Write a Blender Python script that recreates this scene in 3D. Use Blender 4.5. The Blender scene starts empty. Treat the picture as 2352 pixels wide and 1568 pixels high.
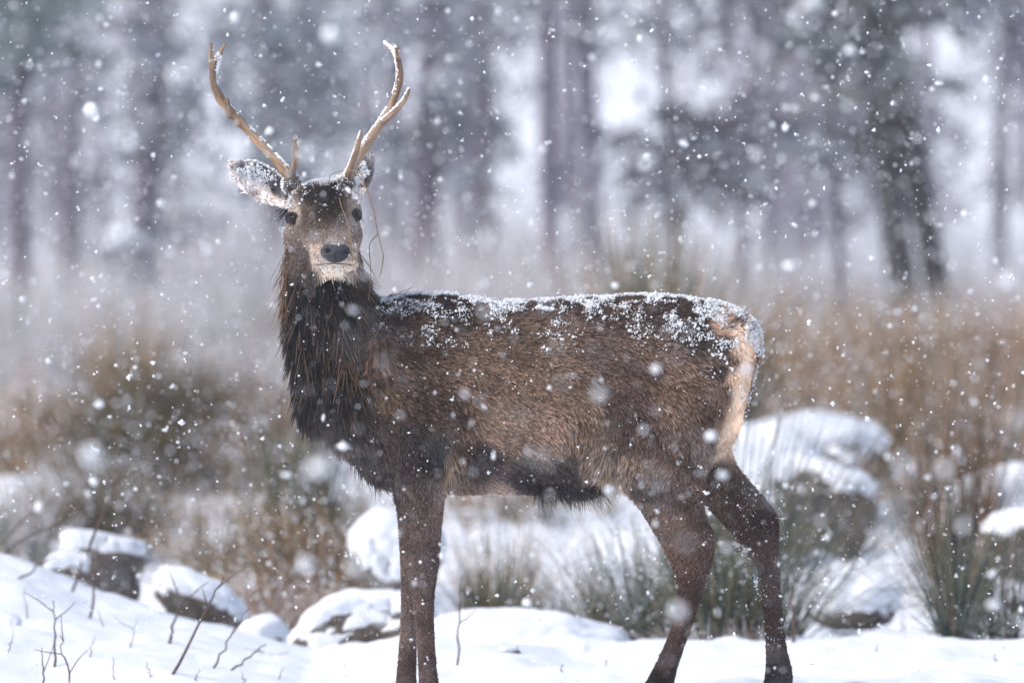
import bpy, bmesh, math, random
import numpy as np
from mathutils import Vector, kdtree
from mathutils.bvhtree import BVHTree

S = bpy.context.scene
COL = S.collection
RNG = np.random.default_rng(7)
random.seed(7)

# ------------------------------------------------------------------ camera
CAM_Y, CAM_Z = -24.6, 1.31
PXR = 19600.0                      # photograph sight-lines: units per radian
HU, HV = 1176.0, 545.0             # principal column, horizon row

cd = bpy.data.cameras.new('camera'); cam = bpy.data.objects.new('camera', cd); COL.objects.link(cam)
cd.lens = 300.0; cd.sensor_width = 36.0
cd.clip_start = 0.5; cd.clip_end = 1500
cam.location = (0, CAM_Y, CAM_Z)
cam.rotation_euler = (math.pi / 2 - (784 - HV) / PXR, 0, 0)
cd.dof.use_dof = True
cd.dof.focus_distance = 24.42
cd.dof.aperture_fstop = 3.3
S.camera = cam

# ------------------------------------------------------------------ sky, sun, exposure
w = bpy.data.worlds.new('World'); S.world = w; w.use_nodes = True
nt = w.node_tree; nt.nodes.clear()
sky = nt.nodes.new('ShaderNodeTexSky'); sky.sky_type = 'NISHITA'; sky.sun_disc = False
SUN_DIR = Vector((-0.75, -0.30, 0.85)).normalized()
sky.sun_elevation = math.asin(SUN_DIR.z); sky.sun_rotation = math.atan2(SUN_DIR.x, SUN_DIR.y)
sky.air_density = 1.0; sky.dust_density = 2.8; sky.ozone_density = 1.4
bg = nt.nodes.new('ShaderNodeBackground'); bg.inputs['Strength'].default_value = 0.13
wo = nt.nodes.new('ShaderNodeOutputWorld')
nt.links.new(sky.outputs[0], bg.inputs['Color']); nt.links.new(bg.outputs[0], wo.inputs['Surface'])
sl = bpy.data.lights.new('sun', 'SUN'); sl.energy = 1.5; sl.angle = math.radians(22); sl.color = (1.0, 0.97, 0.93)
sun = bpy.data.objects.new('sun', sl); COL.objects.link(sun)
sun.rotation_euler = SUN_DIR.to_track_quat('Z', 'Y').to_euler(); sun.location = (-10, -10, 20)
S.view_settings.view_transform = 'Standard'; S.view_settings.look = 'None'
S.view_settings.gamma = 1.0; S.view_settings.use_curve_mapping = False
S.view_settings.exposure = 0.66
S.render.engine = 'CYCLES'
cy = S.cycles
cy.use_denoising = True
try: cy.denoiser = 'OPENIMAGEDENOISE'
except Exception: pass
cy.max_bounces = 5; cy.diffuse_bounces = 3; cy.glossy_bounces = 2; cy.transmission_bounces = 2; cy.volume_bounces = 1
cy.transparent_max_bounces = 4; cy.sample_clamp_indirect = 4.0
cy.use_adaptive_sampling = False
try: S.cycles_curves.shape = 'THICK'; S.cycles_curves.subdivisions = 1
except Exception: pass

# ------------------------------------------------------------------ helpers
def lin(c):
    c = np.asarray(c, float) / 255.0
    return np.where(c <= 0.04045, c / 12.92, ((c + 0.055) / 1.055) ** 2.4)

def at(u, v, y):
    """the point at depth y that the photograph shows at (u, v)"""
    D = y - CAM_Y
    return np.array([(u - HU) / PXR * D, y, CAM_Z - (v - HV) / PXR * D])

def smooth(a, b, x):
    t = np.clip((np.asarray(x, float) - a) / (b - a), 0, 1); return t * t * (3 - 2 * t)

def _hash(i, j, k):
    h = (i * 374761393 + j * 668265263 + k * 2147483647 + 1274126177) & 0xFFFFFFFF
    h = ((h ^ (h >> 13)) * 1274126177) & 0xFFFFFFFF
    return ((h ^ (h >> 16)) & 0xFFFF) / 65535.0

def vnoise(p):
    p = np.asarray(p, float); f = np.floor(p); t = p - f; t = t * t * (3 - 2 * t)
    i = f.astype(np.int64); r = 0
    for a in (0, 1):
        for b in (0, 1):
            for c in (0, 1):
                wgt = (t[..., 0] if a else 1 - t[..., 0]) * (t[..., 1] if b else 1 - t[..., 1]) * (t[..., 2] if c else 1 - t[..., 2])
                r = r + wgt * _hash(i[..., 0] + a, i[..., 1] + b, i[..., 2] + c)
    return r * 2 - 1

def fbm(p, o=3):
    p = np.asarray(p, float); r = 0; a = 1
    for _ in range(o):
        r = r + a * vnoise(p); p = p * 2.03 + 17.3; a *= 0.5
    return r

def mesh_np(name, verts, faces, smooth_shade=True, tint=None):
    """faces: (n,3) or (n,4) array, or a list of such arrays"""
    me = bpy.data.meshes.new(name)
    fl = faces if isinstance(faces, (list, tuple)) else [faces]
    fl = [np.asarray(f, np.int32) for f in fl if len(f)]
    verts = np.asarray(verts, np.float32)
    me.vertices.add(len(verts)); me.vertices.foreach_set('co', verts.ravel())
    tot = np.concatenate([np.full(len(f), f.shape[1], np.int32) for f in fl])
    idx = np.concatenate([f.ravel() for f in fl])
    me.loops.add(len(idx)); me.loops.foreach_set('vertex_index', idx)
    me.polygons.add(len(tot))
    st = np.concatenate([[0], np.cumsum(tot)[:-1]]).astype(np.int32)
    me.polygons.foreach_set('loop_start', st); me.polygons.foreach_set('loop_total', tot)
    me.polygons.foreach_set('use_smooth', np.full(len(tot), smooth_shade, bool))
    if tint is not None:
        a = me.attributes.new('tint', 'FLOAT_COLOR', 'POINT')
        t4 = np.ones((len(verts), 4), np.float32); t4[:, :3] = tint
        a.data.foreach_set('color', t4.ravel())
    me.update(calc_edges=True); me.validate()
    return me

def obj(name, me, mat, parent=None, **props):
    o = bpy.data.objects.new(name, me); COL.objects.link(o)
    if mat: me.materials.append(mat)
    if parent is not None:
        o.parent = parent; o.matrix_parent_inverse = parent.matrix_world.inverted() if False else o.matrix_parent_inverse
        # children are modelled in world coordinates; the thing's base carries the offset
        o.location = -Vector(parent.location)
    for k, v in props.items(): o[k] = v
    return o

def thing(name, label, cat, loc, group=None):
    o = bpy.data.objects.new(name, None); COL.objects.link(o); o.location = loc
    o.empty_display_size = 0.1
    o['label'] = label; o['category'] = cat
    if group: o['group'] = group
    return o

def tubes(paths, radii, sides=3):
    """paths (N,K,3), radii (N,K) -> verts, quads; closed with a cap at each end"""
    paths = np.asarray(paths, float); radii = np.asarray(radii, float)
    N, K, _ = paths.shape
    t = np.gradient(paths, axis=1); t /= np.linalg.norm(t, axis=2, keepdims=True) + 1e-9
    ref = np.where(np.abs(t[:, :1, 2:3]) > 0.8, np.array([[[1., 0, 0]]]), np.array([[[0, 0, 1.]]]))
    n1 = np.cross(t, np.broadcast_to(ref, t.shape)); n1 /= np.linalg.norm(n1, axis=2, keepdims=True) + 1e-9
    n2 = np.cross(t, n1)
    ang = np.arange(sides) / sides * 2 * np.pi
    v = paths[:, :, None] + radii[:, :, None, None] * (n1[:, :, None] * np.cos(ang)[None, None, :, None] + n2[:, :, None] * np.sin(ang)[None, None, :, None])
    v = v.reshape(-1, 3)
    base = (np.arange(N) * K * sides)[:, None, None]
    k = np.arange(K - 1)[None, :, None] * sides; s = np.arange(sides)[None, None, :]; s2 = (s + 1) % sides
    q = np.stack([base + k + s, base + k + s2, base + k + sides + s2, base + k + sides + s], -1).reshape(-1, 4)
    faces = [q]
    b = (np.arange(N) * K * sides)[:, None]
    if sides == 3:
        faces.append(np.concatenate([b + np.array([[2, 1, 0]]), b + (K - 1) * 3 + np.array([[0, 1, 2]])]))
    elif sides == 4:
        faces.append(np.concatenate([b + np.array([[3, 2, 1, 0]]), b + (K - 1) * 4 + np.array([[0, 1, 2, 3]])]))
    else:
        caps = []
        for i in range(1, sides - 1):
            caps.append(b + np.array([[0, i + 1, i]])); caps.append(b + (K - 1) * sides + np.array([[0, i, i + 1]]))
        faces.append(np.concatenate(caps))
    return v, faces

class Build:
    def __init__(s): s.v = []; s.f = {3: [], 4: []}; s.t = []; s.n = 0
    def add(s, v, faces, tint=None):
        v = np.asarray(v, float)
        for f in (faces if isinstance(faces, list) else [faces]):
            f = np.asarray(f)
            if len(f): s.f[f.shape[1]].append(f + s.n)
        s.v.append(v); s.n += len(v)
        t = np.array([1., 1, 1]) if tint is None else np.asarray(tint, float)
        s.t.append(np.broadcast_to(t, (len(v), 3)))
    def mesh(s, name, shade=True):
        f = [np.concatenate(x) for x in s.f.values() if x]
        return mesh_np(name, np.concatenate(s.v), f, shade, np.concatenate(s.t))

def ico(sub):
    bm = bmesh.new(); bmesh.ops.create_icosphere(bm, subdivisions=sub, radius=1)
    v = np.array([p.co[:] for p in bm.verts]); f = np.array([[q.index for q in p.verts] for p in bm.faces]); bm.free()
    return v, f
ICO1, ICO2, ICO4, ICO5 = ico(1), ico(2), ico(4), ico(5)
OCT = (np.array([[1, 0, 0], [-1, 0, 0], [0, 1, 0], [0, -1, 0], [0, 0, 1], [0, 0, -1]], float),
       np.array([[0, 2, 4], [2, 1, 4], [1, 3, 4], [3, 0, 4], [2, 0, 5], [1, 2, 5], [3, 1, 5], [0, 3, 5]]))

def lumps(pts, rad, base=ICO1, jitter=0.35, squash=(0.7, 1.0)):
    """irregular little bodies at pts, one base solid each"""
    bv, bf = base; n = len(pts); m = len(bv)
    j = 1 + jitter * (RNG.random((n, m, 1)) * 2 - 1)
    sc = RNG.uniform(squash[0], squash[1], (n, 1, 3))
    v = pts[:, None] + bv[None] * j * sc * np.asarray(rad)[:, None, None]
    f = (bf[None] + (np.arange(n) * m)[:, None, None]).reshape(-1, 3)
    return v.reshape(-1, 3), f

# ------------------------------------------------------------------ materials
def mat(name):
    m = bpy.data.materials.new(name); m.use_nodes = True
    n = m.node_tree; b = n.nodes['Principled BSDF']; return m, n, b

def N(n, t, **kw):
    x = n.nodes.new(t)
    for k, v in kw.items(): setattr(x, k, v)
    return x

def noise_node(n, scale, detail=4, rough=0.6, coord='Object', vec=None):
    if vec is None:
        tc = N(n, 'ShaderNodeTexCoord'); vec = tc.outputs[coord]
    x = N(n, 'ShaderNodeTexNoise'); x.inputs['Scale'].default_value = scale; x.inputs['Detail'].default_value = detail
    x.inputs['Roughness'].default_value = rough; n.links.new(vec, x.inputs['Vector']); return x

def ramp(n, src, stops):
    r = N(n, 'ShaderNodeValToRGB'); e = r.color_ramp.elements
    while len(e) < len(stops): e.new(0.5)
    for el, (p, c) in zip(e, stops): el.position = p; el.color = (*lin(c), 1)
    n.links.new(src, r.inputs['Fac']); return r

def bump(n, b, src, strength, dist):
    x = N(n, 'ShaderNodeBump'); x.inputs['Strength'].default_value = strength; x.inputs['Distance'].default_value = dist
    n.links.new(src, x.inputs['Height']); n.links.new(x.outputs[0], b.inputs['Normal']); return x

def snow_mat(name='snow', scale=60, d=0.01):
    m, n, b = mat(name)
    x = noise_node(n, scale, 5, 0.65)
    r = ramp(n, x.outputs['Fac'], [(0.3, (226, 229, 235)), (0.7, (238, 240, 245))])
    n.links.new(r.outputs[0], b.inputs['Base Color'])
    b.inputs['Roughness'].default_value = 0.75; b.inputs['Specular IOR Level'].default_value = 0.25
    bump(n, b, x.outputs['Fac'], 0.5, d); return m
M_SNOW = snow_mat()
M_FLAKE, n_, b_ = mat('flake_snow'); b_.inputs['Base Color'].default_value = (0.93, 0.94, 0.96, 1); b_.inputs['Roughness'].default_value = 0.6

def tint_mat(name, rough=0.7, spec=0.3, nscale=30, var=0.35):
    m, n, b = mat(name)
    a = N(n, 'ShaderNodeAttribute', attribute_name='tint')
    x = noise_node(n, nscale, 4)
    mr = N(n, 'ShaderNodeMapRange'); mr.inputs['To Min'].default_value = 1 - var; mr.inputs['To Max'].default_value = 1 + var
    n.links.new(x.outputs['Fac'], mr.inputs['Value'])
    mx = N(n, 'ShaderNodeMix', data_type='RGBA', blend_type='MULTIPLY'); mx.inputs['Factor'].default_value = 1
    n.links.new(a.outputs['Color'], mx.inputs[6]); n.links.new(mr.outputs[0], mx.inputs[7])
    n.links.new(mx.outputs[2], b.inputs['Base Color'])
    b.inputs['Roughness'].default_value = rough; b.inputs['Specular IOR Level'].default_value = spec
    return m
M_PLANT = tint_mat('dry_grass', 0.65, 0.25, 12, 0.3)
M_BARK = tint_mat('bark', 0.9, 0.15, 18, 0.5)
M_NEEDLE = tint_mat('needles', 0.8, 0.15, 4, 0.4)

def rock_mat():
    m, n, b = mat('rock')
    x = noise_node(n, 9, 8, 0.7); y = noise_node(n, 3.2, 4, 0.6); z = noise_node(n, 40, 5, 0.7)
    r = ramp(n, x.outputs['Fac'], [(0.32, (34, 31, 32)), (0.47, (78, 70, 66)), (0.58, (104, 94, 86)), (0.70, (176, 170, 168)), (0.78, (232, 232, 236))])
    g = ramp(n, y.outputs['Fac'], [(0.45, (116, 86, 60)), (0.65, (76, 80, 60))])
    mk = ramp(n, y.outputs['Fac'], [(0.42, (0, 0, 0)), (0.62, (190, 190, 190))])
    mx = N(n, 'ShaderNodeMix', data_type='RGBA'); n.links.new(mk.outputs[0], mx.inputs['Factor'])
    n.links.new(r.outputs[0], mx.inputs[6]); n.links.new(g.outputs[0], mx.inputs[7]); n.links.new(mx.outputs[2], b.inputs['Base Color'])
    b.inputs['Roughness'].default_value = 0.85
    ad = N(n, 'ShaderNodeMath', operation='ADD'); n.links.new(x.outputs['Fac'], ad.inputs[0]); n.links.new(z.outputs['Fac'], ad.inputs[1])
    bump(n, b, ad.outputs[0], 0.7, 0.02); return m
M_ROCK = rock_mat()

def antler_mat():
    m, n, b = mat('antler')
    a = N(n, 'ShaderNodeAttribute', attribute_name='tint')
    mp = N(n, 'ShaderNodeAttribute', attribute_name='beam')
    x = noise_node(n, 1.0, 6, 0.7, vec=mp.outputs['Vector'])
    r = ramp(n, x.outputs['Fac'], [(0.3, (110, 84, 70)), (0.46, (206, 188, 172)), (0.6, (250, 244, 238)), (0.75, (255, 255, 255))])
    mx = N(n, 'ShaderNodeMix', data_type='RGBA', blend_type='MULTIPLY'); mx.inputs['Factor'].default_value = 1
    n.links.new(a.outputs['Color'], mx.inputs[6]); n.links.new(r.outputs[0], mx.inputs[7]); n.links.new(mx.outputs[2], b.inputs['Base Color'])
    b.inputs['Roughness'].default_value = 0.55; bump(n, b, x.outputs['Fac'], 0.6, 0.004); return m
M_ANTLER = antler_mat()

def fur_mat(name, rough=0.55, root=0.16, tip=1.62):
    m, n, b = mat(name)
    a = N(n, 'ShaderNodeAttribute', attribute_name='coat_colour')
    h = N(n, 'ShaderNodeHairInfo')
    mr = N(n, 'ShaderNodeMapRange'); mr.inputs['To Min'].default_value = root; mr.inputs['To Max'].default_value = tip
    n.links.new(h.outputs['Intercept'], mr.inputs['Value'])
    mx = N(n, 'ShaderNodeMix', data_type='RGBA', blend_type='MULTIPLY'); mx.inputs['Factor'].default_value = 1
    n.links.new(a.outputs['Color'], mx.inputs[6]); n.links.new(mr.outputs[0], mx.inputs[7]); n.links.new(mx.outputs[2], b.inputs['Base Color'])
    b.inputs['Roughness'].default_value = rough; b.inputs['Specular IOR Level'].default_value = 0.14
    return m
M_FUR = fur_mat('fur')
M_FUR_SHORT = fur_mat('short_fur', 0.6, 0.62, 1.3)
M_FUR_PALE = fur_mat('pale_fur', 0.6, 0.85, 1.15)
M_SKIN, n_, b_ = mat('skin')
a_ = N(n_, 'ShaderNodeAttribute', attribute_name='tint'); n_.links.new(a_.outputs['Color'], b_.inputs['Base Color']); b_.inputs['Roughness'].default_value = 0.9
b_.inputs['Specular IOR Level'].default_value = 0.1
def plain(name, c, rough, spec=0.5, nscale=0, d=0.002):
    m, n, b = mat(name); b.inputs['Base Color'].default_value = (*lin(c), 1); b.inputs['Roughness'].default_value = rough; b.inputs['Specular IOR Level'].default_value = spec
    if nscale:
        x = noise_node(n, nscale, 4); bump(n, b, x.outputs['Fac'], 0.6, d)
    return m
M_EYE = plain('eye', (38, 26, 22), 0.1, 0.1)
M_PUPIL = plain('pupil', (8, 7, 8), 0.12, 0.12)
M_LID = plain('eyelid', (38, 31, 31), 0.6, 0.3)
M_NOSE = plain('nose_skin', (44, 42, 50), 0.42, 0.4, 220, 0.004)
M_NOSTRIL = plain('nostril', (12, 11, 13), 0.7, 0.2)
M_HOOF = plain('hoof', (30, 26, 26), 0.5, 0.4, 60, 0.003)

# ------------------------------------------------------------------ ground
def ground_z(x, y, fine=True):
    x = np.asarray(x, float); y = np.asarray(y, float)
    z = -0.075 * smooth(0.15, -0.45, x) * smooth(3.0, 0.5, y)                 # slopes to the fore feet
    z = z - 0.10 * smooth(-2, -6, y)
    crest = np.interp(x, [-6, -2.2, -1.7, -1.38, -1.05, -0.66, -0.3, 0.3, 0.8, 1.6, 5], [0.40, 0.32, 0.21, 0.12, 0.02, -0.06, 0.0, -0.05, -0.055, -0.03, 0.03])
    yc = np.interp(x, [-2.2, -1.4, -0.7, 0, 1], [4.6, 4.6, 3.6, 3.0, 3.3])
    z = z + crest * np.exp(-((y - yc) / np.where(y < yc, 2.0, 1.6)) ** 2)
    z = z - 0.17 * smooth(0.3, 2.6, y - yc) * smooth(15, 8, y)
    far = np.interp(y, [-50, 10, 15, 30, 55, 90, 125, 200, 320, 420], [0, -0.02, 0.07, 0.34, 0.68, 0.9, 1.9, 9, 30, 44])
    z = z + far
    z = z + 0.035 * fbm(np.stack([x * 1.1, y * 0.8, 0 * x], -1), 2) * smooth(-1.5, 1.5, np.abs(y - 0.5))
    z = z + (0.012 + 0.05 * smooth(4, 9, y)) * fbm(np.stack([x * 3.1, y * 2.2, 0 * x + 3], -1), 3)
    z = z + 0.10 * smooth(8, 20, y) * fbm(np.stack([x * 0.7, y * 0.5, 0 * x + 9], -1), 2)
    if fine: z = z + 0.016 * fbm(np.stack([x * 4.3, y * 4.5, 0 * x + 15], -1), 2) * smooth(9, 6, y)
    if fine: z = z + 0.008 * fbm(np.stack([x * 11, y * 9, 0 * x + 5], -1), 3)
    return z

xs = np.concatenate([-np.geomspace(260, 3.1, 60), np.linspace(-3, 3, 301), np.geomspace(3.1, 260, 60)])
ys = np.concatenate([np.linspace(-60, -4, 30), np.linspace(-3.9, 8, 300), np.geomspace(8.08, 420, 150)])
gx, gy = np.meshgrid(xs, ys)
gv = np.stack([gx, gy, ground_z(gx, gy)], -1).reshape(-1, 3)
nx, ny = len(xs), len(ys)
ii = (np.arange(ny - 1)[:, None] * nx + np.arange(nx - 1)[None]).ravel()
gf = np.stack([ii, ii + 1, ii + nx + 1, ii + nx], -1)
m, n, b = mat('snowy_moor')
tc = N(n, 'ShaderNodeTexCoord'); sep = N(n, 'ShaderNodeSeparateXYZ'); n.links.new(tc.outputs['Object'], sep.inputs[0])
x1 = noise_node(n, 0.9, 6, 0.65); x2 = noise_node(n, 60, 5, 0.7); x3 = noise_node(n, 6, 5, 0.7)
mk = ramp(n, x1.outputs['Fac'], [(0.44, (0, 0, 0)), (0.58, (255, 255, 255))])
rng_ = N(n, 'ShaderNodeMapRange'); rng_.inputs['From Min'].default_value = 14; rng_.inputs['From Max'].default_value = 24; rng_.inputs['To Max'].default_value = 0.6
n.links.new(sep.outputs['Y'], rng_.inputs['Value'])
rn2 = N(n, 'ShaderNodeMapRange'); rn2.inputs['From Min'].default_value = 28; rn2.inputs['From Max'].default_value = 55; rn2.inputs['To Min'].default_value = 1; rn2.inputs['To Max'].default_value = 0.25
n.links.new(sep.outputs['Y'], rn2.inputs['Value'])
ml = N(n, 'ShaderNodeMath', operation='MULTIPLY'); n.links.new(rng_.outputs[0], ml.inputs[0]); n.links.new(mk.outputs[0], ml.inputs[1])
ml2 = N(n, 'ShaderNodeMath', operation='MULTIPLY'); n.links.new(ml.outputs[0], ml2.inputs[0]); n.links.new(rn2.outputs[0], ml2.inputs[1])
veg = ramp(n, x3.outputs['Fac'], [(0.3, (98, 88, 82)), (0.55, (150, 132, 120)), (0.75, (186, 174, 168))])
sn = ramp(n, x2.outputs['Fac'], [(0.3, (226, 229, 235)), (0.7, (238, 240, 245))])
mx = N(n, 'ShaderNodeMix', data_type='RGBA'); n.links.new(ml2.outputs[0], mx.inputs['Factor']); n.links.new(sn.outputs[0], mx.inputs[6]); n.links.new(veg.outputs[0], mx.inputs[7])
n.links.new(mx.outputs[2], b.inputs['Base Color']); b.inputs['Roughness'].default_value = 0.75; b.inputs['Specular IOR Level'].default_value = 0.25
bump(n, b, x2.outputs['Fac'], 0.35, 0.012)
g = obj('snowy_ground', mesh_np('snowy_ground', gv, gf), m); g['kind'] = 'structure'; g['label'] = 'snow covered moorland ground rising to a wooded slope'

# ------------------------------------------------------------------ trees
def spray(c, size, nq, droop=0.5):
    """a bough clump of needle sprays: flat little slivers hanging from a centre"""
    d = RNG.normal(size=(nq, 3)); d[:, 2] = d[:, 2] * 0.5 - droop; d /= np.linalg.norm(d, axis=1, keepdims=True)
    o = c + RNG.normal(size=(nq, 3)) * size * np.array([0.5, 0.5, 0.3])
    L = size * RNG.uniform(0.35, 0.9, (nq, 1)); s = np.cross(d, RNG.normal(size=(nq, 3))); s /= np.linalg.norm(s, axis=1, keepdims=True)
    wd = L * 0.16
    v = np.stack([o - s * wd * 0.4, o + d * L * 0.5 - s * wd, o + d * L, o + d * L * 0.5 + s * wd, ], 1).reshape(-1, 3)
    f = np.arange(nq * 4).reshape(-1, 4)
    return v, f

def tree(label, u, dist, rpx, bands, lean=0.0, fork=None, bark=(104,98,108), green=(138,140,148), snowy=0.25, vtop=None, hgt=11.0, group='trees of the snowy wood'):  # bark and needle tones lightened: distance haze is put into the colours
    y = dist + CAM_Y
    x0 = (u - HU) / PXR * dist; z0 = float(ground_z(np.array(x0), np.array(y))) - 0.15
    root = thing('conifer_tree', label, 'tree', (x0, y, z0), group)
    r0 = rpx / PXR * dist
    K = 14; t = np.linspace(0, 1, K)
    def stem(xb, lean_, r, h):
        p = np.stack([xb + lean_ * t * h + 0.06 * np.sin(t * 9 + u), y + 0.05 * np.cos(t * 7 + u), z0 + t * h], -1)
        rad = r * (1.25 - 0.25 * smooth(0, 0.06, t)) * (1 - 0.85 * t)
        return p, rad
    B = Build(); p, rad = stem(x0, lean, r0, hgt)
    v, f = tubes(p[None], rad[None], 10); v += 0.12 * r0 * fbm(v * 6, 2)[:, None] * np.array([1, 1, 0]); B.add(v, f, lin(bark))
    if fork:
        p2, rad2 = stem(x0 + fork[2] / PXR * dist, fork[0], fork[1] / PXR * dist, hgt * 0.9)
        v, f = tubes(p2[None], rad2[None], 8); B.add(v, f, lin(bark))
    C = Build(); W = Build(); L = []
    cl = []
    for (u0, u1, v0, v1, cnt) in bands:
        for _ in range(max(2, int(cnt * 0.26))):
            pt = at(random.uniform(u0, u1), random.uniform(v0, v1), y + random.uniform(-0.9, 0.9)); cl.append((pt, random.uniform(0.3, 0.55)))
    for i in range(10):                                         # the crown above
        hh = random.uniform(0.55, 1.0); rr = (1.05 - hh) * 2.6; a = random.uniform(0, 6.283); q = rr * math.sqrt(random.uniform(0.1, 1))
        cl.append((np.array([x0 + lean * hh * hgt + q * math.cos(a), y + q * math.sin(a), z0 + hh * hgt - 0.25 * q]), random.uniform(0.4, 0.7)))
    for pt, sz in cl:
        v, f = spray(pt, sz, 34); k = random.uniform(0.7, 1.35)
        C.add(v, f, lin(green) * k)
        hz = np.clip((pt[2] - z0 + 0.25) / hgt, 0.02, 0.97); st = np.array([np.interp(hz, t, p[:, 0]), y, z0 + hz * hgt])
        L.append(np.stack([st, st * 0.5 + pt * 0.5 + [0, 0, 0.06], pt]))
        if random.random() < snowy:
            pv, pf = lumps(pt + RNG.normal(size=(3, 3)) * sz * np.array([0.4, 0.4, 0.1]) + [0, 0, sz * 0.22], np.full(3, sz * 0.22), ICO1, 0.3, (0.5, 1.2)); W.add(pv, pf)
    L = np.array(L); v, f = tubes(L, np.tile(np.array([0.035, 0.022, 0.008]), (len(L), 1)), 4); B.add(v, f, lin(bark))
    obj('trunk', B.mesh('trunk'), M_BARK, root); obj('crown', C.mesh('crown', False), M_NEEDLE, root)
    if W.n: obj('snow', W.mesh('snow'), M_SNOW, root, kind='stuff')
    return root

tree('dark green conifer with low boughs in the top left corner', 60, 72, 26, [(-120, 250, -60, 120, 46), (-120, 100, 100, 190, 10)], green=(108,122,124))
tree('bare dark trunk with thin boughs beside the green corner conifer', 180, 80, 22, [(110, 250, -40, 70, 14), (150, 215, 100, 250, 8)])
tree('thick grey trunk standing left of the bright gap behind the antler tip', 350, 70, 34, [(310, 400, -40, 330, 24), (300, 420, 330, 640, 12)], bark=(106,100,112))
tree('slim trunk leaning beside the thick grey trunk', 405, 92, 12, [(385, 430, 330, 600, 7)], lean=-0.01)
tree('bushy conifer with hanging boughs between the deer antlers, left half', 610, 80, 26, [(550, 690, -60, 260, 46), (560, 680, 260, 420, 12)], green=(134,140,148))
tree('greenish conifer filling the gap between the antlers, right half', 705, 86, 28, [(660, 750, -60, 190, 24), (665, 725, 190, 420, 14), (730, 850, 290, 400, 8)], green=(134,140,148))
tree('dull trunk directly behind the right antler', 893, 92, 24, [(860, 930, -60, 60, 8), (870, 930, 240, 460, 10)])
tree('broad dark trunk just right of the right antler', 985, 74, 42, [(930, 1060, -60, 230, 26), (940, 1040, 230, 430, 14)], bark=(102,94,106))
tree('dark trunk with ragged boughs right of the broad trunk', 1100, 80, 30, [(1040, 1150, -60, 130, 18), (1060, 1150, 200, 420, 12)], bark=(108,100,112))
tree('straight slender trunk, left one of the close pair above the back', 1272, 70, 21, [(1230, 1300, -60, 20, 6)], bark=(100,94,110))
tree('straight slender trunk, right one of the close pair above the back', 1352, 75, 18, [(1330, 1390, -60, 20, 5)], bark=(100,94,110))
tree('lone narrow trunk above the deer rump', 1528, 72, 17, [(1480, 1600, -60, 60, 10), (1500, 1560, 400, 460, 3)], bark=(108,100,112))
tree('small spruce with a dark low skirt of boughs right of the narrow trunk', 1720, 66, 12, [(1590, 1920, 270, 410, 46), (1640, 1760, -60, 40, 10)], green=(106,106,116), snowy=0.1)
tree('thin bare stem between the spruce skirt and the forked tree', 1925, 62, 11, [(1880, 1960, 250, 380, 6)], bark=(84,78,88))
tree('large dark forked tree with heavy boughs at the right', 2108, 58, 36, [(1880, 2200, -80, 110, 34), (1980, 2160, 110, 300, 12)], lean=-0.10, fork=(-0.165, 32, 98), bark=(62,60,62), green=(108,112,114), snowy=0.12)
tree('dusky conifer in the top right corner', 2310, 78, 18, [(2180, 2480, -80, 130, 42), (2230, 2440, 130, 190, 6)], green=(120,118,136))
# thin wood farther back, one mass
B = Build()
for i in range(120):
    dist = random.uniform(105, 150); uu = random.uniform(-2200, 4600); y = dist + CAM_Y
    if any(abs(uu - c) < r for c, r in ((470, 75), (785, 60), (1190, 60), (1430, 70), (1590, 40), (2260, 90), (1990, 50))): continue
    x = (uu - HU) / PXR * dist; z = float(ground_z(np.array(x), np.array(y)))
    t = np.linspace(0, 1, 7); p = np.stack([x + random.uniform(-0.3, 0.3) * t, 0 * t + y, z - 0.2 + 10 * t], -1)
    v, f = tubes(p[None], (random.uniform(0.07, 0.2) * (1 - 0.8 * t))[None], 6); B.add(v, f, lin((128,122,134)))  # pale lavender on trunks and sprays stands in for haze over distance
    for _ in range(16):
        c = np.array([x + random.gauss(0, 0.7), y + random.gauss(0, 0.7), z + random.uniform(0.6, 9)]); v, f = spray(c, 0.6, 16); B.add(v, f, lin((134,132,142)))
o = obj('distant_wood', B.mesh('distant_wood', False), M_BARK); o['kind'] = 'stuff'; o['label'] = 'hazy far-off wood of thin trunks on the slope'

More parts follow.
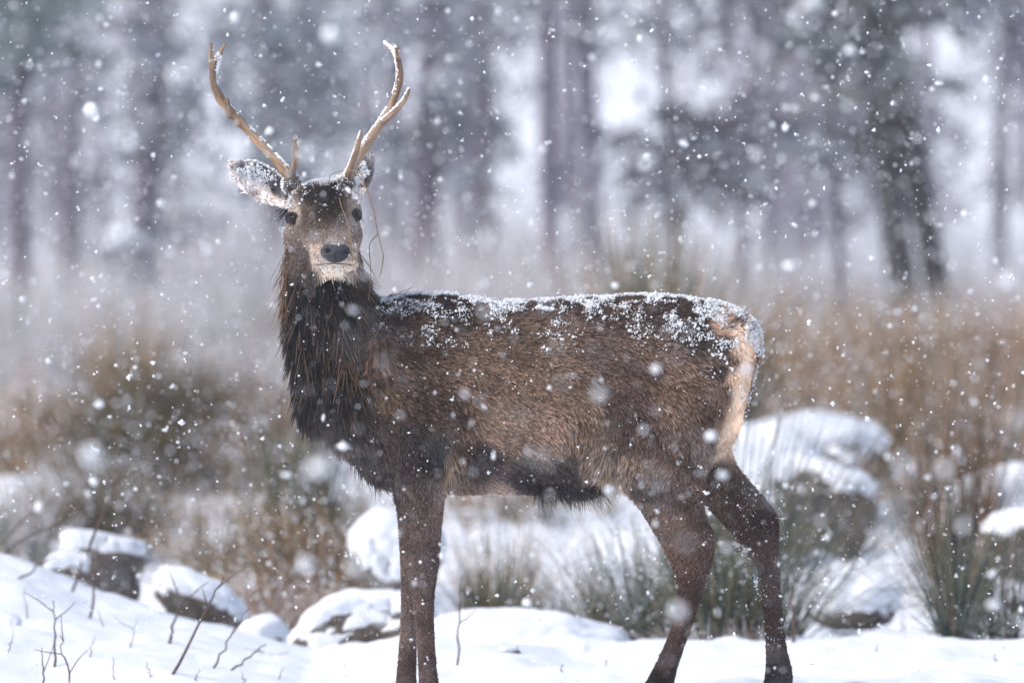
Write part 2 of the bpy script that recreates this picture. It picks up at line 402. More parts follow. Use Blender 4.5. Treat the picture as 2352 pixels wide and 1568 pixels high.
# ------------------------------------------------------------------ boulders
def boulder(label, u0, u1, v0, v1, dist, th=0.05, seed=0, cuts=(), depth=1.0, edge=(0.05, 0.5), name='boulder', group='snow capped boulders', tilt=0.0):
    y = dist + CAM_Y; a, c = at(u0, v0, y), at(u1, v1, y); ctr = (a + c) / 2; sx = abs(c[0] - a[0]) / 2; sz = abs(a[2] - c[2]) / 2
    root = thing(name, label, 'boulder', (ctr[0], y, c[2]), group)
    bv, bf = ICO5 if sx > 0.12 else ICO4
    p = bv.copy()
    for (nx_, ny_, nz_, d_) in cuts:
        nn = np.array([nx_, ny_, nz_], float); nn /= np.linalg.norm(nn); e = p @ nn - d_; p = p - np.clip(e, 0, None)[:, None] * nn * 0.93
    p = p * (1 + 0.13 * fbm(bv * 1.6 + seed * 7.1, 3) + 0.035 * fbm(bv * 6 + seed, 3))[:, None]
    P = p * np.array([sx, sx * depth, sz]); ct, s_t = math.cos(tilt), math.sin(tilt)
    P = np.stack([P[:, 0] * ct + P[:, 2] * s_t, P[:, 1], P[:, 2] * ct - P[:, 0] * s_t], -1) + ctr
    me = mesh_np('rock', P, bf); nrm = np.empty(len(P) * 3, np.float32); me.vertices.foreach_get('normal', nrm); nrm = nrm.reshape(-1, 3)
    obj('rock', me, M_ROCK, root)
    wgt = smooth(edge[0], edge[1], nrm[:, 2] + 0.22 * fbm(P * 7 + seed, 3) + 0.25 * (p[:, 2] - 0.2))
    bodyc = ctr + (P - ctr) * 0.955
    cap = bodyc + (wgt * th)[:, None] * (np.array([0, 0, 0.85]) + 0.35 * nrm) + wgt[:, None] * (P - bodyc)
    cap[:, 2] += wgt * th * 0.2 * fbm(P * 5, 2)
    obj('snow_cap', mesh_np('snow_cap', cap, bf), M_SNOW, root)
    return root

boulder('broken brown stone with square face under thick snow at the left', 118, 350, 1236, 1400, 31.2, 0.05, 1, [(0.1, -1, 0.05, 0.45), (1, -0.2, 0, 0.72), (0, 0, 1, 0.62)], edge=(0.5, 0.9), tilt=0.12)
boulder('low brown stone edge poking out left of the square faced stone', 100, 200, 1285, 1370, 30.9, 0.03, 2, [(0, -1, 0.1, 0.6)], edge=(0.15, 0.6))
boulder('sloping snow lump with black hollow beneath, right of the brown stone', 345, 570, 1342, 1455, 30.2, 0.035, 3, [(0.3, -1, -0.6, 0.5)], edge=(0.0, 0.4), tilt=0.5)
boulder('small snowy stone with dark crescent edge at the end of the stone row', 545, 662, 1440, 1540, 29.6, 0.04, 4, [(0.8, -1, 0, 0.7)], edge=(-0.1, 0.3))
boulder('wide snow buried boulder with speckled dark face left of the front legs', 655, 1010, 1388, 1580, 29.2, 0.042, 5, [(0.1, -1, 0.1, 0.6)], edge=(0.3, 0.8), tilt=-0.3)
boulder('snow covered boulder directly behind the front legs', 808, 1010, 1218, 1370, 31.5, 0.07, 6, [(0, -1, 0, 0.8)], edge=(-0.2, 0.25))
boulder('low snow hummock stone right of the front legs', 930, 1420, 1440, 1600, 29.0, 0.05, 12, [], edge=(-0.5, -0.1), depth=0.7)
boulder('tiny bare dark stone lying on the snow under the belly', 1143, 1194, 1486, 1516, 27.4, 0.008, 7, [(0, 0, 1, 0.6)], edge=(0.75, 1.0), name='stone')
boulder('big leaning boulder with dark slanted face at the right', 1760, 2060, 1050, 1275, 35.4, 0.045, 8, [(0.25, -1, -0.45, 0.4), (1, -0.1, 0.1, 0.62), (-0.2, 0, 1, 0.55), (-0.6, -0.8, 0.5, 0.6)], edge=(0.62, 0.98), depth=0.9, tilt=0.55)
boulder('snow drift heaped against the leaning boulder', 1560, 1900, 1030, 1330, 36.6, 0.1, 18, [], edge=(-0.6, -0.2), name='snow_mound')
boulder('black shadowed boulder at the right edge of the photo under a snow slab', 2250, 2520, 1190, 1340, 32.6, 0.035, 9, [(0, -1, -0.3, 0.45)], edge=(0.45, 0.85))
boulder('low snow mound between the leaning boulder and the rushes', 1850, 2060, 1350, 1450, 31.4, 0.04, 10, [], edge=(-0.6, -0.2))
0 and boulder('little black stone beside the low snow mound on the right', 1996, 2038, 1330, 1384, 30.6, 0.012, 19, [(0, -1, 0, 0.7)], edge=(0.4, 0.9), name='stone')
0 and boulder('blurred grey stone seen through under the belly beside the legs', 1015, 1095, 1165, 1300, 34.5, 0.03, 11, [(0, -1, 0.1, 0.6)], edge=(0.3, 0.7))
0 and boulder('blurred dark stone high under the belly', 1100, 1200, 1130, 1215, 38.0, 0.04, 13, [(0, -1, 0.1, 0.6)], edge=(0.3, 0.7))
boulder('smooth distant snow mound behind the rump', 1720, 2030, 985, 1100, 40.5, 0.06, 14, [], edge=(-0.6, -0.2))
boulder('snow slab rising behind the shadowed boulder', 2130, 2640, 1115, 1330, 34.5, 0.06, 15, [], edge=(-0.6, -0.2), name='snow_mound')
boulder('dark stone chip at the lower left edge of the photo', -30, 45, 1420, 1475, 27.6, 0.02, 16, [(0, -1, 0.2, 0.6)], edge=(0.1, 0.5), name='stone')

# ------------------------------------------------------------------ rushes, grasses, dead stems
PAL = {
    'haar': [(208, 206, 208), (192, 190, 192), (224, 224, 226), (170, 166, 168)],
    'rush': [(58, 72, 66), (72, 86, 78), (92, 104, 92), (120, 120, 98), (48, 58, 54), (138, 128, 104)],
    'olive': [(80, 76, 44), (104, 92, 54), (66, 72, 46), (128, 106, 66), (52, 56, 36)],
    'brown': [(134, 98, 66), (156, 120, 86), (112, 82, 58), (172, 142, 110), (86, 68, 54)],
    'tan': [(190, 152, 112), (206, 176, 142), (172, 134, 94), (150, 116, 84), (214, 194, 172)],
    'dark': [(64, 54, 50), (82, 68, 62), (50, 44, 42), (104, 88, 80)],
    'frost': [(212, 204, 202), (190, 180, 176), (226, 224, 228), (164, 150, 142)],
}
def blades(n, base, spread, hgt, pal, fan=0.35, lean=(0, 0), bend=0.3, rad=0.0022, K=5, hv=0.35):
    cols = np.array([lin(c) for p in pal for c in PAL[p]])
    a = RNG.uniform(0, 2 * np.pi, n); r = spread * np.sqrt(RNG.random(n))
    bx = base[0] + r * np.cos(a); by = base[1] + r * np.sin(a) * 0.8
    bz = ground_z(bx, by, False) - 0.02
    h = hgt * (1 - hv * RNG.random(n)); tilt = np.abs(RNG.normal(0, fan, n)) ; ta = a + RNG.normal(0, 0.7, n)
    dx = np.cos(ta) * tilt + lean[0]; dy = np.sin(ta) * tilt + lean[1]
    t = np.linspace(0, 1, K)[None]; bd = bend * RNG.random((n, 1))
    s = t + bd * t * t
    P = np.stack([bx[:, None] + h[:, None] * dx[:, None] * s, by[:, None] + h[:, None] * dy[:, None] * s, bz[:, None] + h[:, None] * (t - 0.45 * bd * (0.4 + np.hypot(dx, dy)[:, None]) * t * t) / np.sqrt(1 + 0.5 * (dx ** 2 + dy ** 2))[:, None]], -1)
    P[:, 1:] += RNG.normal(0, 0.006, (n, K - 1, 3)) * hgt
    bk = RNG.random(n) < 0.28; ba = RNG.uniform(0, 2 * np.pi, n); L_ = np.linalg.norm(P[:, -1] - P[:, -3], axis=1) * 0.5 if K > 3 else h * 0
    for q in (K - 2, K - 1):
        P[bk, q] = P[bk, q - 1] + (L_[:, None] * np.stack([np.cos(ba) * .9, np.sin(ba) * .6, RNG.uniform(-.7, .25, n)], -1))[bk]
    R = rad * RNG.uniform(0.6, 1.3, (n, 1)) * (1 - 0.8 * t)
    v, f = tubes(P, R, 3); c = cols[RNG.integers(0, len(cols), n)] * RNG.uniform(0.8, 1.2, (n, 1))
    return v, f, np.repeat(c, K * 3, 0), P

def ground_at(u, dist):
    y = dist + CAM_Y; x = (u - HU) / PXR * dist; return np.array([x, y, float(ground_z(np.array(x), np.array(y)))])

def tussock(label, u, dist, vtop, spread_px, n, pal, fan=0.3, lean=(0, 0), bend=0.35, rad=0.0024, cat='grass tussock', name='rush_tussock', group='rush tussocks on the snowy moor', snowy=0, hv=0.45):
    b0 = ground_at(u, dist); sp = spread_px / PXR * dist; h = max(0.12, CAM_Z - (vtop - HV) / PXR * dist - b0[2])
    o = thing(name, label, cat, tuple(b0), group)
    v, f, c, P = blades(n, b0, sp, h, pal, fan, lean, bend, rad, hv=hv)
    obj('blades', mesh_np('blades', v, f, True, c), M_PLANT, o, kind='stuff')
    if snowy:
        snowy *= 2; i = RNG.integers(0, n, snowy); k = RNG.integers(1, P.shape[1], snowy)
        pv, pf = lumps(P[i, k], RNG.uniform(0.002, 0.008, snowy) * dist / 30, ICO1, 0.35, (0.6, 1.3)); obj('snow', mesh_np('snow', pv, pf), M_SNOW, o, kind='stuff')
    return o

# near ones, each with its own look and place
tussock('large blue green rush tussock right behind the hind legs', 1670, 30.0, 820, 70, 330, ['rush'], 0.28, (0.08, 0), 0.3, 0.0028, snowy=60, hv=0.6)
tussock('dark dense rush tuft between the two hind legs', 1660, 29.3, 1170, 70, 460, ['rush', 'olive'], 0.35, (0, 0), 0.3, 0.0032, snowy=60)
tussock('olive and green rush clump in front of the near hind hock', 1480, 30.5, 1130, 95, 430, ['olive', 'rush'], 0.38, (-0.1, 0), 0.4, 0.0032, snowy=80)
tussock('straggling rush fan right of the far hind leg', 1780, 30.6, 960, 45, 90, ['rush'], 0.42, (0.3, 0), 0.4, 0.0030, snowy=20)
tussock('airy rush tuft with spread stalks in the lower right', 2190, 28.9, 1040, 30, 130, ['rush'], 0.33, (0, 0), 0.3, 0.0028)
tussock('second thin rush tuft beside the dark boulder, lower right', 2300, 29.4, 1130, 40, 120, ['rush', 'dark'], 0.45, (-0.1, 0), 0.4, 0.0028)
tussock('low bent grass at the base of the lower right rush', 2240, 29.0, 1330, 70, 90, ['dark', 'rush'], 0.75, (0, 0), 0.7, 0.002)
tussock('upright thicket of purple brown stalks at the right', 2200, 34.0, 800, 65, 300, ['dark', 'brown'], 0.14, (0.03, 0), 0.1, 0.004, name='dead_stalk_clump')
tussock('pale thin grass under the belly', 1150, 33.0, 1150, 80, 240, ['olive', 'tan'], 0.25, (0, 0), 0.4, 0.0028)
tussock('greenish grass tuft on the snow right of the front legs', 1130, 31.5, 1230, 55, 220, ['olive', 'rush'], 0.3, (0, 0), 0.4, 0.0028)
tussock('sparse frosty grass centre under the belly', 1290, 31.8, 1230, 70, 150, ['olive', 'frost'], 0.35, (0, 0), 0.4, 0.0022)
tussock('flattened pale grass at the foot of the hind legs rush', 1620, 28.9, 1390, 150, 170, ['frost', 'dark'], 0.8, (0, 0), 0.8, 0.002)
# brown and olive masses
tussock('dense russet bracken clump left of the front legs', 700, 33.2, 1080, 100, 900, ['brown', 'olive', 'tan'], 0.5, (0, 0), 0.8, 0.003, snowy=260, name='bracken_clump', group='bracken and heather clumps')
tussock('low russet bracken spilling toward the snow row', 620, 32.2, 1230, 90, 520, ['brown', 'tan', 'frost'], 0.6, (0, 0), 0.9, 0.003, snowy=200, name='bracken_clump', group='bracken and heather clumps')
tussock('blue green rushes rising out of the bracken clump', 690, 34.2, 900, 70, 460, ['rush', 'olive'], 0.2, (-0.02, 0), 0.2, 0.0036)
tussock('pale frosted stalks left of the bracken clump', 490, 33.4, 1050, 60, 260, ['rush', 'frost'], 0.2, (0, 0), 0.2, 0.0026)
tussock('dark olive heather bush in the left middle', 380, 42.0, 740, 90, 900, ['olive', 'dark'], 0.4, (0, 0), 0.6, 0.0048, snowy=90, name='heather_clump', group='bracken and heather clumps')
tussock('mossy dark bush at the foot of the left heather', 330, 40.0, 900, 80, 700, ['olive', 'dark'], 0.45, (0, 0), 0.7, 0.0046, snowy=80, name='heather_clump', group='bracken and heather clumps')
tussock('brown heather bush right of the dark olive heather', 520, 43.0, 790, 90, 760, ['brown', 'dark'], 0.45, (0, 0), 0.6, 0.0046, snowy=120, name='heather_clump', group='bracken and heather clumps')
tussock('purplish twiggy bush left of the neck mane', 560, 40.0, 890, 70, 420, ['dark', 'brown', 'frost'], 0.5, (0, 0), 0.7, 0.003, snowy=160, name='heather_clump', group='bracken and heather clumps')
tussock('yellowish rush spray on the slope left of the deer neck', 300, 46.0, 640, 60, 260, ['tan', 'olive'], 0.2, (0, 0), 0.3, 0.005)
tussock('dark straggling heather low in the left snow', 250, 36.5, 1010, 70, 420, ['dark', 'olive'], 0.5, (0, 0), 0.6, 0.0036, snowy=60, name='heather_clump', group='bracken and heather clumps')
tussock('thin frosted stalks at the left edge of the photo', 40, 36.0, 1040, 70, 240, ['rush', 'frost'], 0.3, (0, 0), 0.3, 0.0032)
tussock('olive rushes at the far left edge', 60, 42.5, 840, 100, 460, ['olive', 'brown', 'tan'], 0.3, (0, 0), 0.4, 0.0034, snowy=160)
tussock('brown grass tuft between the left heather bushes', 220, 43.5, 830, 110, 700, ['brown', 'olive'], 0.4, (0, 0), 0.6, 0.0046, snowy=80)
tussock('russet grass tuft just left of the neck mane', 600, 42.0, 840, 80, 520, ['brown', 'tan', 'dark'], 0.4, (0, 0), 0.6, 0.0044, snowy=80)
tussock('grey green grass bank low on the left', 180, 38.5, 985, 110, 260, ['rush', 'frost', 'brown'], 0.4, (0, 0), 0.5, 0.003, snowy=180)
tussock('tall olive rush tuft rising just above the back', 1500, 42.0, 400, 70, 520, ['olive', 'tan', 'rush'], 0.17, (0, 0), 0.2, 0.0046)
tussock('green heart of rushes touching the line of the back', 1500, 40.0, 560, 45, 560, ['olive', 'rush'], 0.2, (0, 0), 0.2, 0.0050)
tussock('slanting pale grass right of the tall rush tuft', 1620, 42.5, 520, 60, 260, ['tan', 'olive'], 0.25, (0.25, 0), 0.4, 0.0042)
tussock('orange brown grass tuft left of the dark forked tree', 1880, 50.0, 610, 90, 480, ['tan', 'brown'], 0.3, (0, 0), 0.4, 0.0034)
tussock('orange brown grass bank beneath the forked tree', 2060, 49.0, 640, 100, 700, ['brown', 'tan', 'olive'], 0.3, (0, 0), 0.4, 0.0036, snowy=120)
tussock('rust coloured grass bank at the right edge', 2280, 50.5, 630, 110, 760, ['brown', 'tan'], 0.32, (0, 0), 0.45, 0.0036, snowy=120)
tussock('grey brown shrub right of the rump', 1870, 42.0, 790, 60, 300, ['dark', 'frost', 'brown'], 0.4, (0, 0), 0.5, 0.003, snowy=180, name='heather_clump', group='bracken and heather clumps')
tussock('rusty grass tuft behind the leaning boulder', 1960, 41.0, 820, 70, 300, ['brown', 'tan', 'olive'], 0.35, (0, 0), 0.5, 0.004)
tussock('yellow brown grass tuft above the purple brown stalks', 2120, 43.0, 760, 90, 420, ['tan', 'brown', 'olive'], 0.35, (0, 0), 0.5, 0.0044)
tussock('straw coloured grass tuft at the right edge above the snow slab', 2330, 40.0, 830, 80, 340, ['tan', 'brown', 'rush'], 0.35, (0, 0), 0.5, 0.004)
tussock('shadowy bush behind the purple brown stalks', 2170, 36.8, 880, 60, 220, ['dark', 'olive', 'frost'], 0.35, (0, 0), 0.6, 0.0034, snowy=140, name='heather_clump', group='bracken and heather clumps')
# the rest of the moor vegetation: one uncountable cover
V = Build()
for i in range(1250):
    dist = random.uniform(38, 82); u = random.uniform(-1500, 3900)
    if (u < 1000 and dist < 44) or (u > 1700 and dist < 46): continue
    b0 = ground_at(u, dist); xy = np.array([b0[0] * 0.45, b0[1] * 0.22, 4.0])
    dens = 0.5 + 0.5 * vnoise(xy)
    if random.random() > dens + 0.2: continue
    near = [['tan', 'frost'], ['brown', 'tan'], ['olive', 'tan'], ['brown', 'frost'], ['frost'], ['dark', 'olive'], ['olive', 'rush']] if u > 900 else [['olive', 'brown'], ['brown', 'frost'], ['dark', 'frost'], ['tan', 'frost']]
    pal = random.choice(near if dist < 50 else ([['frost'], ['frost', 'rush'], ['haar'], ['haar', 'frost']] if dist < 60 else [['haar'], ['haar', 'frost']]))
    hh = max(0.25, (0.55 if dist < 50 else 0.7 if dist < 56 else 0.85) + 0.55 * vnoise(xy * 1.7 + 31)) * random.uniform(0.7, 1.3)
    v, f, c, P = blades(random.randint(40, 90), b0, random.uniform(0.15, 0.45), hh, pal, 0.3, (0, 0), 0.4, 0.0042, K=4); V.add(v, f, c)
for i in range(480):
    dist = random.uniform(33.5, 42.5); u = random.uniform(-1500, 3900); b0 = ground_at(u, dist)
    if vnoise(b0 * np.array([1.1, 0.6, 0]) + 60) < -0.15: continue
    pal = random.choice([['tan', 'brown'], ['frost', 'olive'], ['brown', 'frost'], ['rush', 'frost'], ['olive', 'brown']])
    v, f, c, P = blades(random.randint(18, 46), b0, random.uniform(0.06, 0.28), random.uniform(0.14, 0.42), pal, 0.45, (0, 0), 0.6, 0.003, K=4); V.add(v, f, c)
o = obj('moor_grass', V.mesh('moor_grass'), M_PLANT); o['kind'] = 'stuff'; o['label'] = 'blurred dry moor grass covering the rising ground'

def stem(label, pts, dist, r=0.004, twigs=0, name='withered_twig', col=(92, 72, 66), group='dead stems sticking out of the snow', snap=True):
    Ds = np.linspace(25.2, 40, 600); yy = Ds + CAM_Y; gz = ground_z((pts[0][0] - HU) / PXR * Ds, yy) - (CAM_Z - (pts[0][1] - HV) / PXR * Ds)
    i_ = np.nonzero(gz > 0)[0]; y = yy[i_[0]] if len(i_) and snap else dist + CAM_Y
    P = np.array([at(u, v, y) for u, v in pts])
    o = thing(name, label, 'twig', tuple(P[0]), group)
    t = np.linspace(0, 1, len(P)); tt = np.linspace(0, 1, 10)
    Q = np.stack([np.interp(tt, t, P[:, i]) for i in range(3)], -1); Q[1:-1] += RNG.normal(0, 0.0035, (8, 3)); Q[:, 1] += 0.05 * tt
    Q[0, 2] -= 0.0
    B = Build(); v, f = tubes(Q[None], (r * (1 - 0.65 * tt))[None], 5); B.add(v, f, lin(col)); obj('stalk', B.mesh('stalk'), M_PLANT, o)
    for k in range(twigs):
        i = random.randint(3, 8); a = Q[i]; d = (Q[i] - Q[i - 1]); d /= np.linalg.norm(d); L = random.uniform(0.05, 0.14)
        sgn = random.choice((-1, 1)); e = a + L * (d * 0.75 + np.array([sgn * 0.6 * d[2], 0.2 * sgn, -sgn * 0.6 * d[0]]))
        v, f = tubes(np.stack([a, (a + e) / 2 + RNG.normal(0, 0.004, 3), e])[None], np.array([[r * 0.5, r * 0.4, r * 0.2]]), 4)
        B2 = Build(); B2.add(v, f, lin(col)); obj('twig', B2.mesh('twig'), M_PLANT, o)
    return o
stem('long arching stem crossing the left edge of the photo, upper one', [(-25, 1275), (60, 1190), (150, 1125)], 30.2, 0.004, snap=False)
stem('long arching stem crossing the left edge of the photo, lower one', [(-30, 1300), (60, 1235), (150, 1195), (218, 1165)], 29.6, 0.0045, snap=False)
stem('short slanted stick left of the brown stone', [(40, 1330), (90, 1302), (130, 1278)], 29.4, 0.0045)
stem('dark crooked stalk passing in front of the brown stone face', [(165, 1360), (190, 1290), (240, 1170), (275, 1090)], 30.4, 0.0055, 3)
stem('thin stalk standing before the brown stone', [(206, 1420), (212, 1330), (210, 1250), (222, 1200)], 29.8, 0.005, 2)
stem('fine stalk rising left of the bracken', [(370, 1300), (383, 1180), (400, 1070)], 32.0, 0.0045, 1)
stem('slim upright stalk in the lower left snow', [(124, 1535), (122, 1450), (120, 1380)], 27.4, 0.0045, 2)
stem('short pale stub in the bottom left snow', [(100, 1585), (98, 1530), (94, 1488)], 26.4, 0.0035, 1)
stem('forked pale stalk in the bottom left snow', [(165, 1600), (150, 1520), (135, 1460)], 26.6, 0.004, 3)
stem('leaning stalk rising below the sloping snow lump', [(395, 1550), (440, 1470), (490, 1370), (512, 1325)], 28.2, 0.0055, 2)
stem('stubby stalk with curled leaf under the snow lump', [(388, 1480), (400, 1420), (420, 1370)], 28.4, 0.006, 2)
stem('slanted stalk before the last stone of the row', [(490, 1535), (525, 1470), (570, 1400)], 28.0, 0.004, 1)
stem('nearly flat twig lying by the last stone of the row', [(530, 1540), (580, 1505), (610, 1480)], 28.0, 0.004, 0)
stem('curved thin twig lying along the snow row', [(190, 1380), (260, 1410), (330, 1440), (360, 1460)], 28.8, 0.004, 3)
stem('thin twig lying before the wide boulder', [(560, 1490), (640, 1510), (730, 1535)], 27.6, 0.0035, 2)
stem('single knobbly stalk beside the front legs', [(1050, 1528), (1055, 1440), (1060, 1330)], 27.6, 0.0045, 1)
stem('thick dark stalk right of the far hind leg', [(1822, 1475), (1822, 1390), (1824, 1310)], 28.2, 0.006, 0)
stem('straight bare stalk right of the leaning boulder', [(2118, 1200), (2116, 1080), (2122, 960)], 33.6, 0.006, 0, col=(66, 54, 60))
stem('short stub in front of the airy rush', [(2074, 1450), (2072, 1390), (2072, 1370)], 28.0, 0.0045, 0)
stem('diagonal purple stalk in the lower right rush', [(2195, 1450), (2240, 1370), (2300, 1290)], 28.6, 0.0055, 1, col=(70, 52, 54))
stem('tall thin wand leaning above the leaning boulder', [(1960, 1060), (1975, 960), (1992, 880)], 36.0, 0.004, 0)

for i, (u, v, h, du) in enumerate([(20, 1500, 60, 6), (62, 1420, 70, -8), (205, 1510, 48, 10), (262, 1560, 52, -6), (300, 1490, 66, 14), (345, 1560, 40, -10), (450, 1566, 34, 8), (560, 1572, 30, -6), (640, 1560, 26, 9), (235, 1440, 40, -12), (1290, 1545, 18, 5), (1395, 1530, 22, -4), (2010, 1500, 20, 6), (2290, 1520, 16, -4)]):
    lab = ['fine stub at the lower left edge', 'fine bent stub above the dark chip', 'small stub between the forked stalks', 'short stub low in the left bank', 'thin leaning stub in the middle of the left bank', 'small hooked stub below the sloping lump', 'tiny stub near the bottom edge, left of the lump stalks', 'tiny stub at the bottom below the stone row', 'tiny stub near the wide boulder', 'slanted stub just below the brown stone', 'tiny grass tip on the snow under the belly', 'tiny grass tip before the near hind hoof', 'tiny grass tip on the snow right of the hind legs', 'tiny grass tip in the bottom right snow'][i]
    stem(lab, [(u, v), (u + du * 0.4, v - h * 0.5), (u + du, v - h)], 27.0, 0.0022, 1 if h > 63 else 0, group='stubs of grass poking through the snow')

# ------------------------------------------------------------------ the deer
DEER = thing('red_deer', 'young red deer stag with snow on its back standing side-on and facing the camera', 'deer', (0.2, 0, float(ground_z(np.array(0.4), np.array(0.0)))))

def catmull(a, sub):
    a = np.asarray(a, float); n_ = len(a); out = []
    for i in range(n_ - 1):
        p0, p1, p2, p3 = a[max(i - 1, 0)], a[i], a[i + 1], a[min(i + 2, n_ - 1)]
        for k in range(sub):
            t = k / sub; out.append(0.5 * ((2 * p1) + (p2 - p0) * t + (2 * p0 - 5 * p1 + 4 * p2 - p3) * t * t + (3 * p1 - p0 - 3 * p2 + p3) * t ** 3))
    out.append(a[-1]); return np.array(out)

BODY = Build()
def loft(rings, seg=24, sub=4):
    """rings: (n, 9): centre, half-axis a, half-axis b"""
    R = catmull(rings, sub); k = len(R); ang = np.arange(seg) / seg * 2 * np.pi
    v = R[:, None, :3] + np.cos(ang)[None, :, None] * R[:, None, 3:6] + np.sin(ang)[None, :, None] * R[:, None, 6:9]
    i = np.arange(k - 1)[:, None] * seg; s = np.arange(seg)[None]; s2 = (s + 1) % seg
    q = np.stack([i + s, i + s2, i + seg + s2, i + seg + s], -1).reshape(-1, 4)
    vv = np.concatenate([v.reshape(-1, 3), R[:1, :3], R[-1:, :3]]); c0 = k * seg; e = (k - 1) * seg
    s = s[0]; s2 = s2[0]
    t = np.concatenate([np.stack([np.full(seg, c0), s2, s], -1), np.stack([np.full(seg, c0 + 1), e + s, e + s2], -1)])
    BODY.add(vv, [q, t])

def side_loft(pairs, **kw):
    """pairs: (ua, va, ub, vb, y, hy): the two silhouette edges of a cross-section, its depth and half-width"""
    rings = []
    for ua, va, ub, vb, y, hy in pairs:
        A, Bp = at(ua, va, y), at(ub, vb, y); rings.append(np.concatenate([(A + Bp) / 2, (Bp - A) / 2, [0, hy, 0]]))
    loft(np.array(rings), **kw)

def blob(u, v, y, ru, rv, ry, rot=0.0):
    c = at(u, v, y); k = (y - CAM_Y) / PXR; p = ICO4[0] * np.array([ru * k, ry, rv * k])
    cs, sn_ = math.cos(rot), math.sin(rot); p = np.stack([p[:, 0] * cs - p[:, 2] * sn_, p[:, 1], p[:, 0] * sn_ + p[:, 2] * cs], -1); BODY.add(p + c, ICO4[1])

# trunk: top edge, belly edge
side_loft([(806, 800, 800, 940, -.01, .07), (822, 745, 812, 1040, 0, .12), (868, 700, 850, 1098, 0, .16), (930, 684, 920, 1124, 0, .185), (1010, 680, 1030, 1130, 0, .20), (1110, 692, 1120, 1130, 0, .215),
           (1200, 697, 1215, 1130, 0, .225), (1300, 692, 1310, 1122, 0, .225), (1400, 686, 1395, 1100, 0, .215), (1500, 684, 1480, 1095, 0, .205), (1590, 692, 1560, 1085, 0, .19), (1660, 708, 1640, 1060, 0, .165),
           (1714, 734, 1680, 1015, 0, .13), (1738, 770, 1708, 920, 0, .075)])
# neck: left edge, right edge, downwards
side_loft([(672, 520, 818, 500, -.03, .09), (662, 590, 822, 570, -.03, .10), (660, 640, 832, 625, -.03, .11), (662, 700, 850, 675, -.02, .12), (672, 780, 900, 720, -.01, .135), (688, 860, 950, 780, 0, .15), (708, 930, 985, 850, 0, .16), (770, 1010, 1000, 930, 0, .16), (830, 1070, 1010, 990, 0, .14)])
# shoulder and haunch masses
blob(930, 900, -.12, 75, 170, .085, 0.25); blob(930, 900, .12, 75, 170, .085, 0.25)
blob(965, 1030, -.125, 62, 95, .075); blob(965, 1030, .125, 62, 95, .07)
blob(1540, 930, -.115, 105, 180, .09, -0.1); blob(1540, 930, .115, 105, 180, .09, -0.1)
blob(1500, 1050, -.12, 80, 110, .08)
# near fore leg, far fore leg
YN, YF = -.105, .095
side_loft([(905, 1010, 1030, 1000, YN, .075), (912, 1090, 1026, 1085, YN, .065), (922, 1160, 1018, 1150, YN, .055), (928, 1230, 1012, 1225, YN, .047), (933, 1290, 1008, 1285, YN, .044), (942, 1345, 1000, 1340, YN, .036), (951, 1400, 996, 1398, YN, .028), (958, 1480, 998, 1480, YN, .026), (962, 1545, 1003, 1545, YN, .028), (962, 1590, 1010, 1590, YN, .033), (950, 1625, 992, 1630, YN, .028), (940, 1660, 990, 1662, YN, .03)], seg=16)
side_loft([(900, 1010, 1010, 1000, YF, .07), (906, 1100, 1000, 1095, YF, .06), (914, 1180, 990, 1175, YF, .05), (918, 1240, 985, 1235, YF, .046), (921, 1300, 985, 1295, YF, .043), (922, 1355, 975, 1350, YF, .034), (921, 1410, 962, 1408, YF, .027), (917, 1480, 957, 1480, YF, .025), (912, 1545, 955, 1545, YF, .027), (906, 1590, 955, 1590, YF, .032), (892, 1622, 940, 1625, YF, .028), (884, 1650, 936, 1650, YF, .03)], seg=16)
# near hind leg, far hind leg
side_loft([(1400, 980, 1640, 960, -.09, .12), (1425, 1060, 1635, 1040, -.10, .105), (1440, 1115, 1618, 1090, -.11, .088), (1468, 1165, 1612, 1145, -.115, .07), (1505, 1225, 1622, 1190, -.12, .055), (1535, 1282, 1640, 1228, -.12, .045), (1552, 1325, 1640, 1275, -.12, .042), (1555, 1370, 1618, 1345, -.12, .035), (1548, 1425, 1597, 1412, -.12, .027), (1528, 1480, 1576, 1472, -.12, .025), (1502, 1535, 1556, 1530, -.12, .029), (1484, 1568, 1545, 1572, -.12, .033), (1466, 1590, 1528, 1600, -.12, .03)], seg=16)
side_loft([(1490, 1000, 1690, 960, .08, .11), (1540, 1070, 1678, 1020, .095, .095), (1590, 1120, 1688, 1062, .10, .075), (1640, 1178, 1722, 1108, .105, .056), (1690, 1235, 1762, 1150, .11, .047), (1728, 1282, 1786, 1192, .11, .043), (1744, 1318, 1788, 1260, .11, .038), (1750, 1370, 1792, 1345, .11, .03), (1756, 1430, 1798, 1420, .11, .025), (1760, 1490, 1806, 1485, .11, .026), (1760, 1530, 1816, 1528, .11, .03), (1757, 1560, 1820, 1558, .11, .033), (1752, 1585, 1816, 1583, .11, .03)], seg=16)
# tail stump and sheath
side_loft([(1690, 735, 1690, 790, 0, .03), (1722, 752, 1712, 810, 0, .035), (1738, 790, 1716, 840, 0, .03), (1738, 840, 1716, 860, 0, .02)], seg=12)
blob(1325, 1118, 0, 60, 18, .04, 0.12)
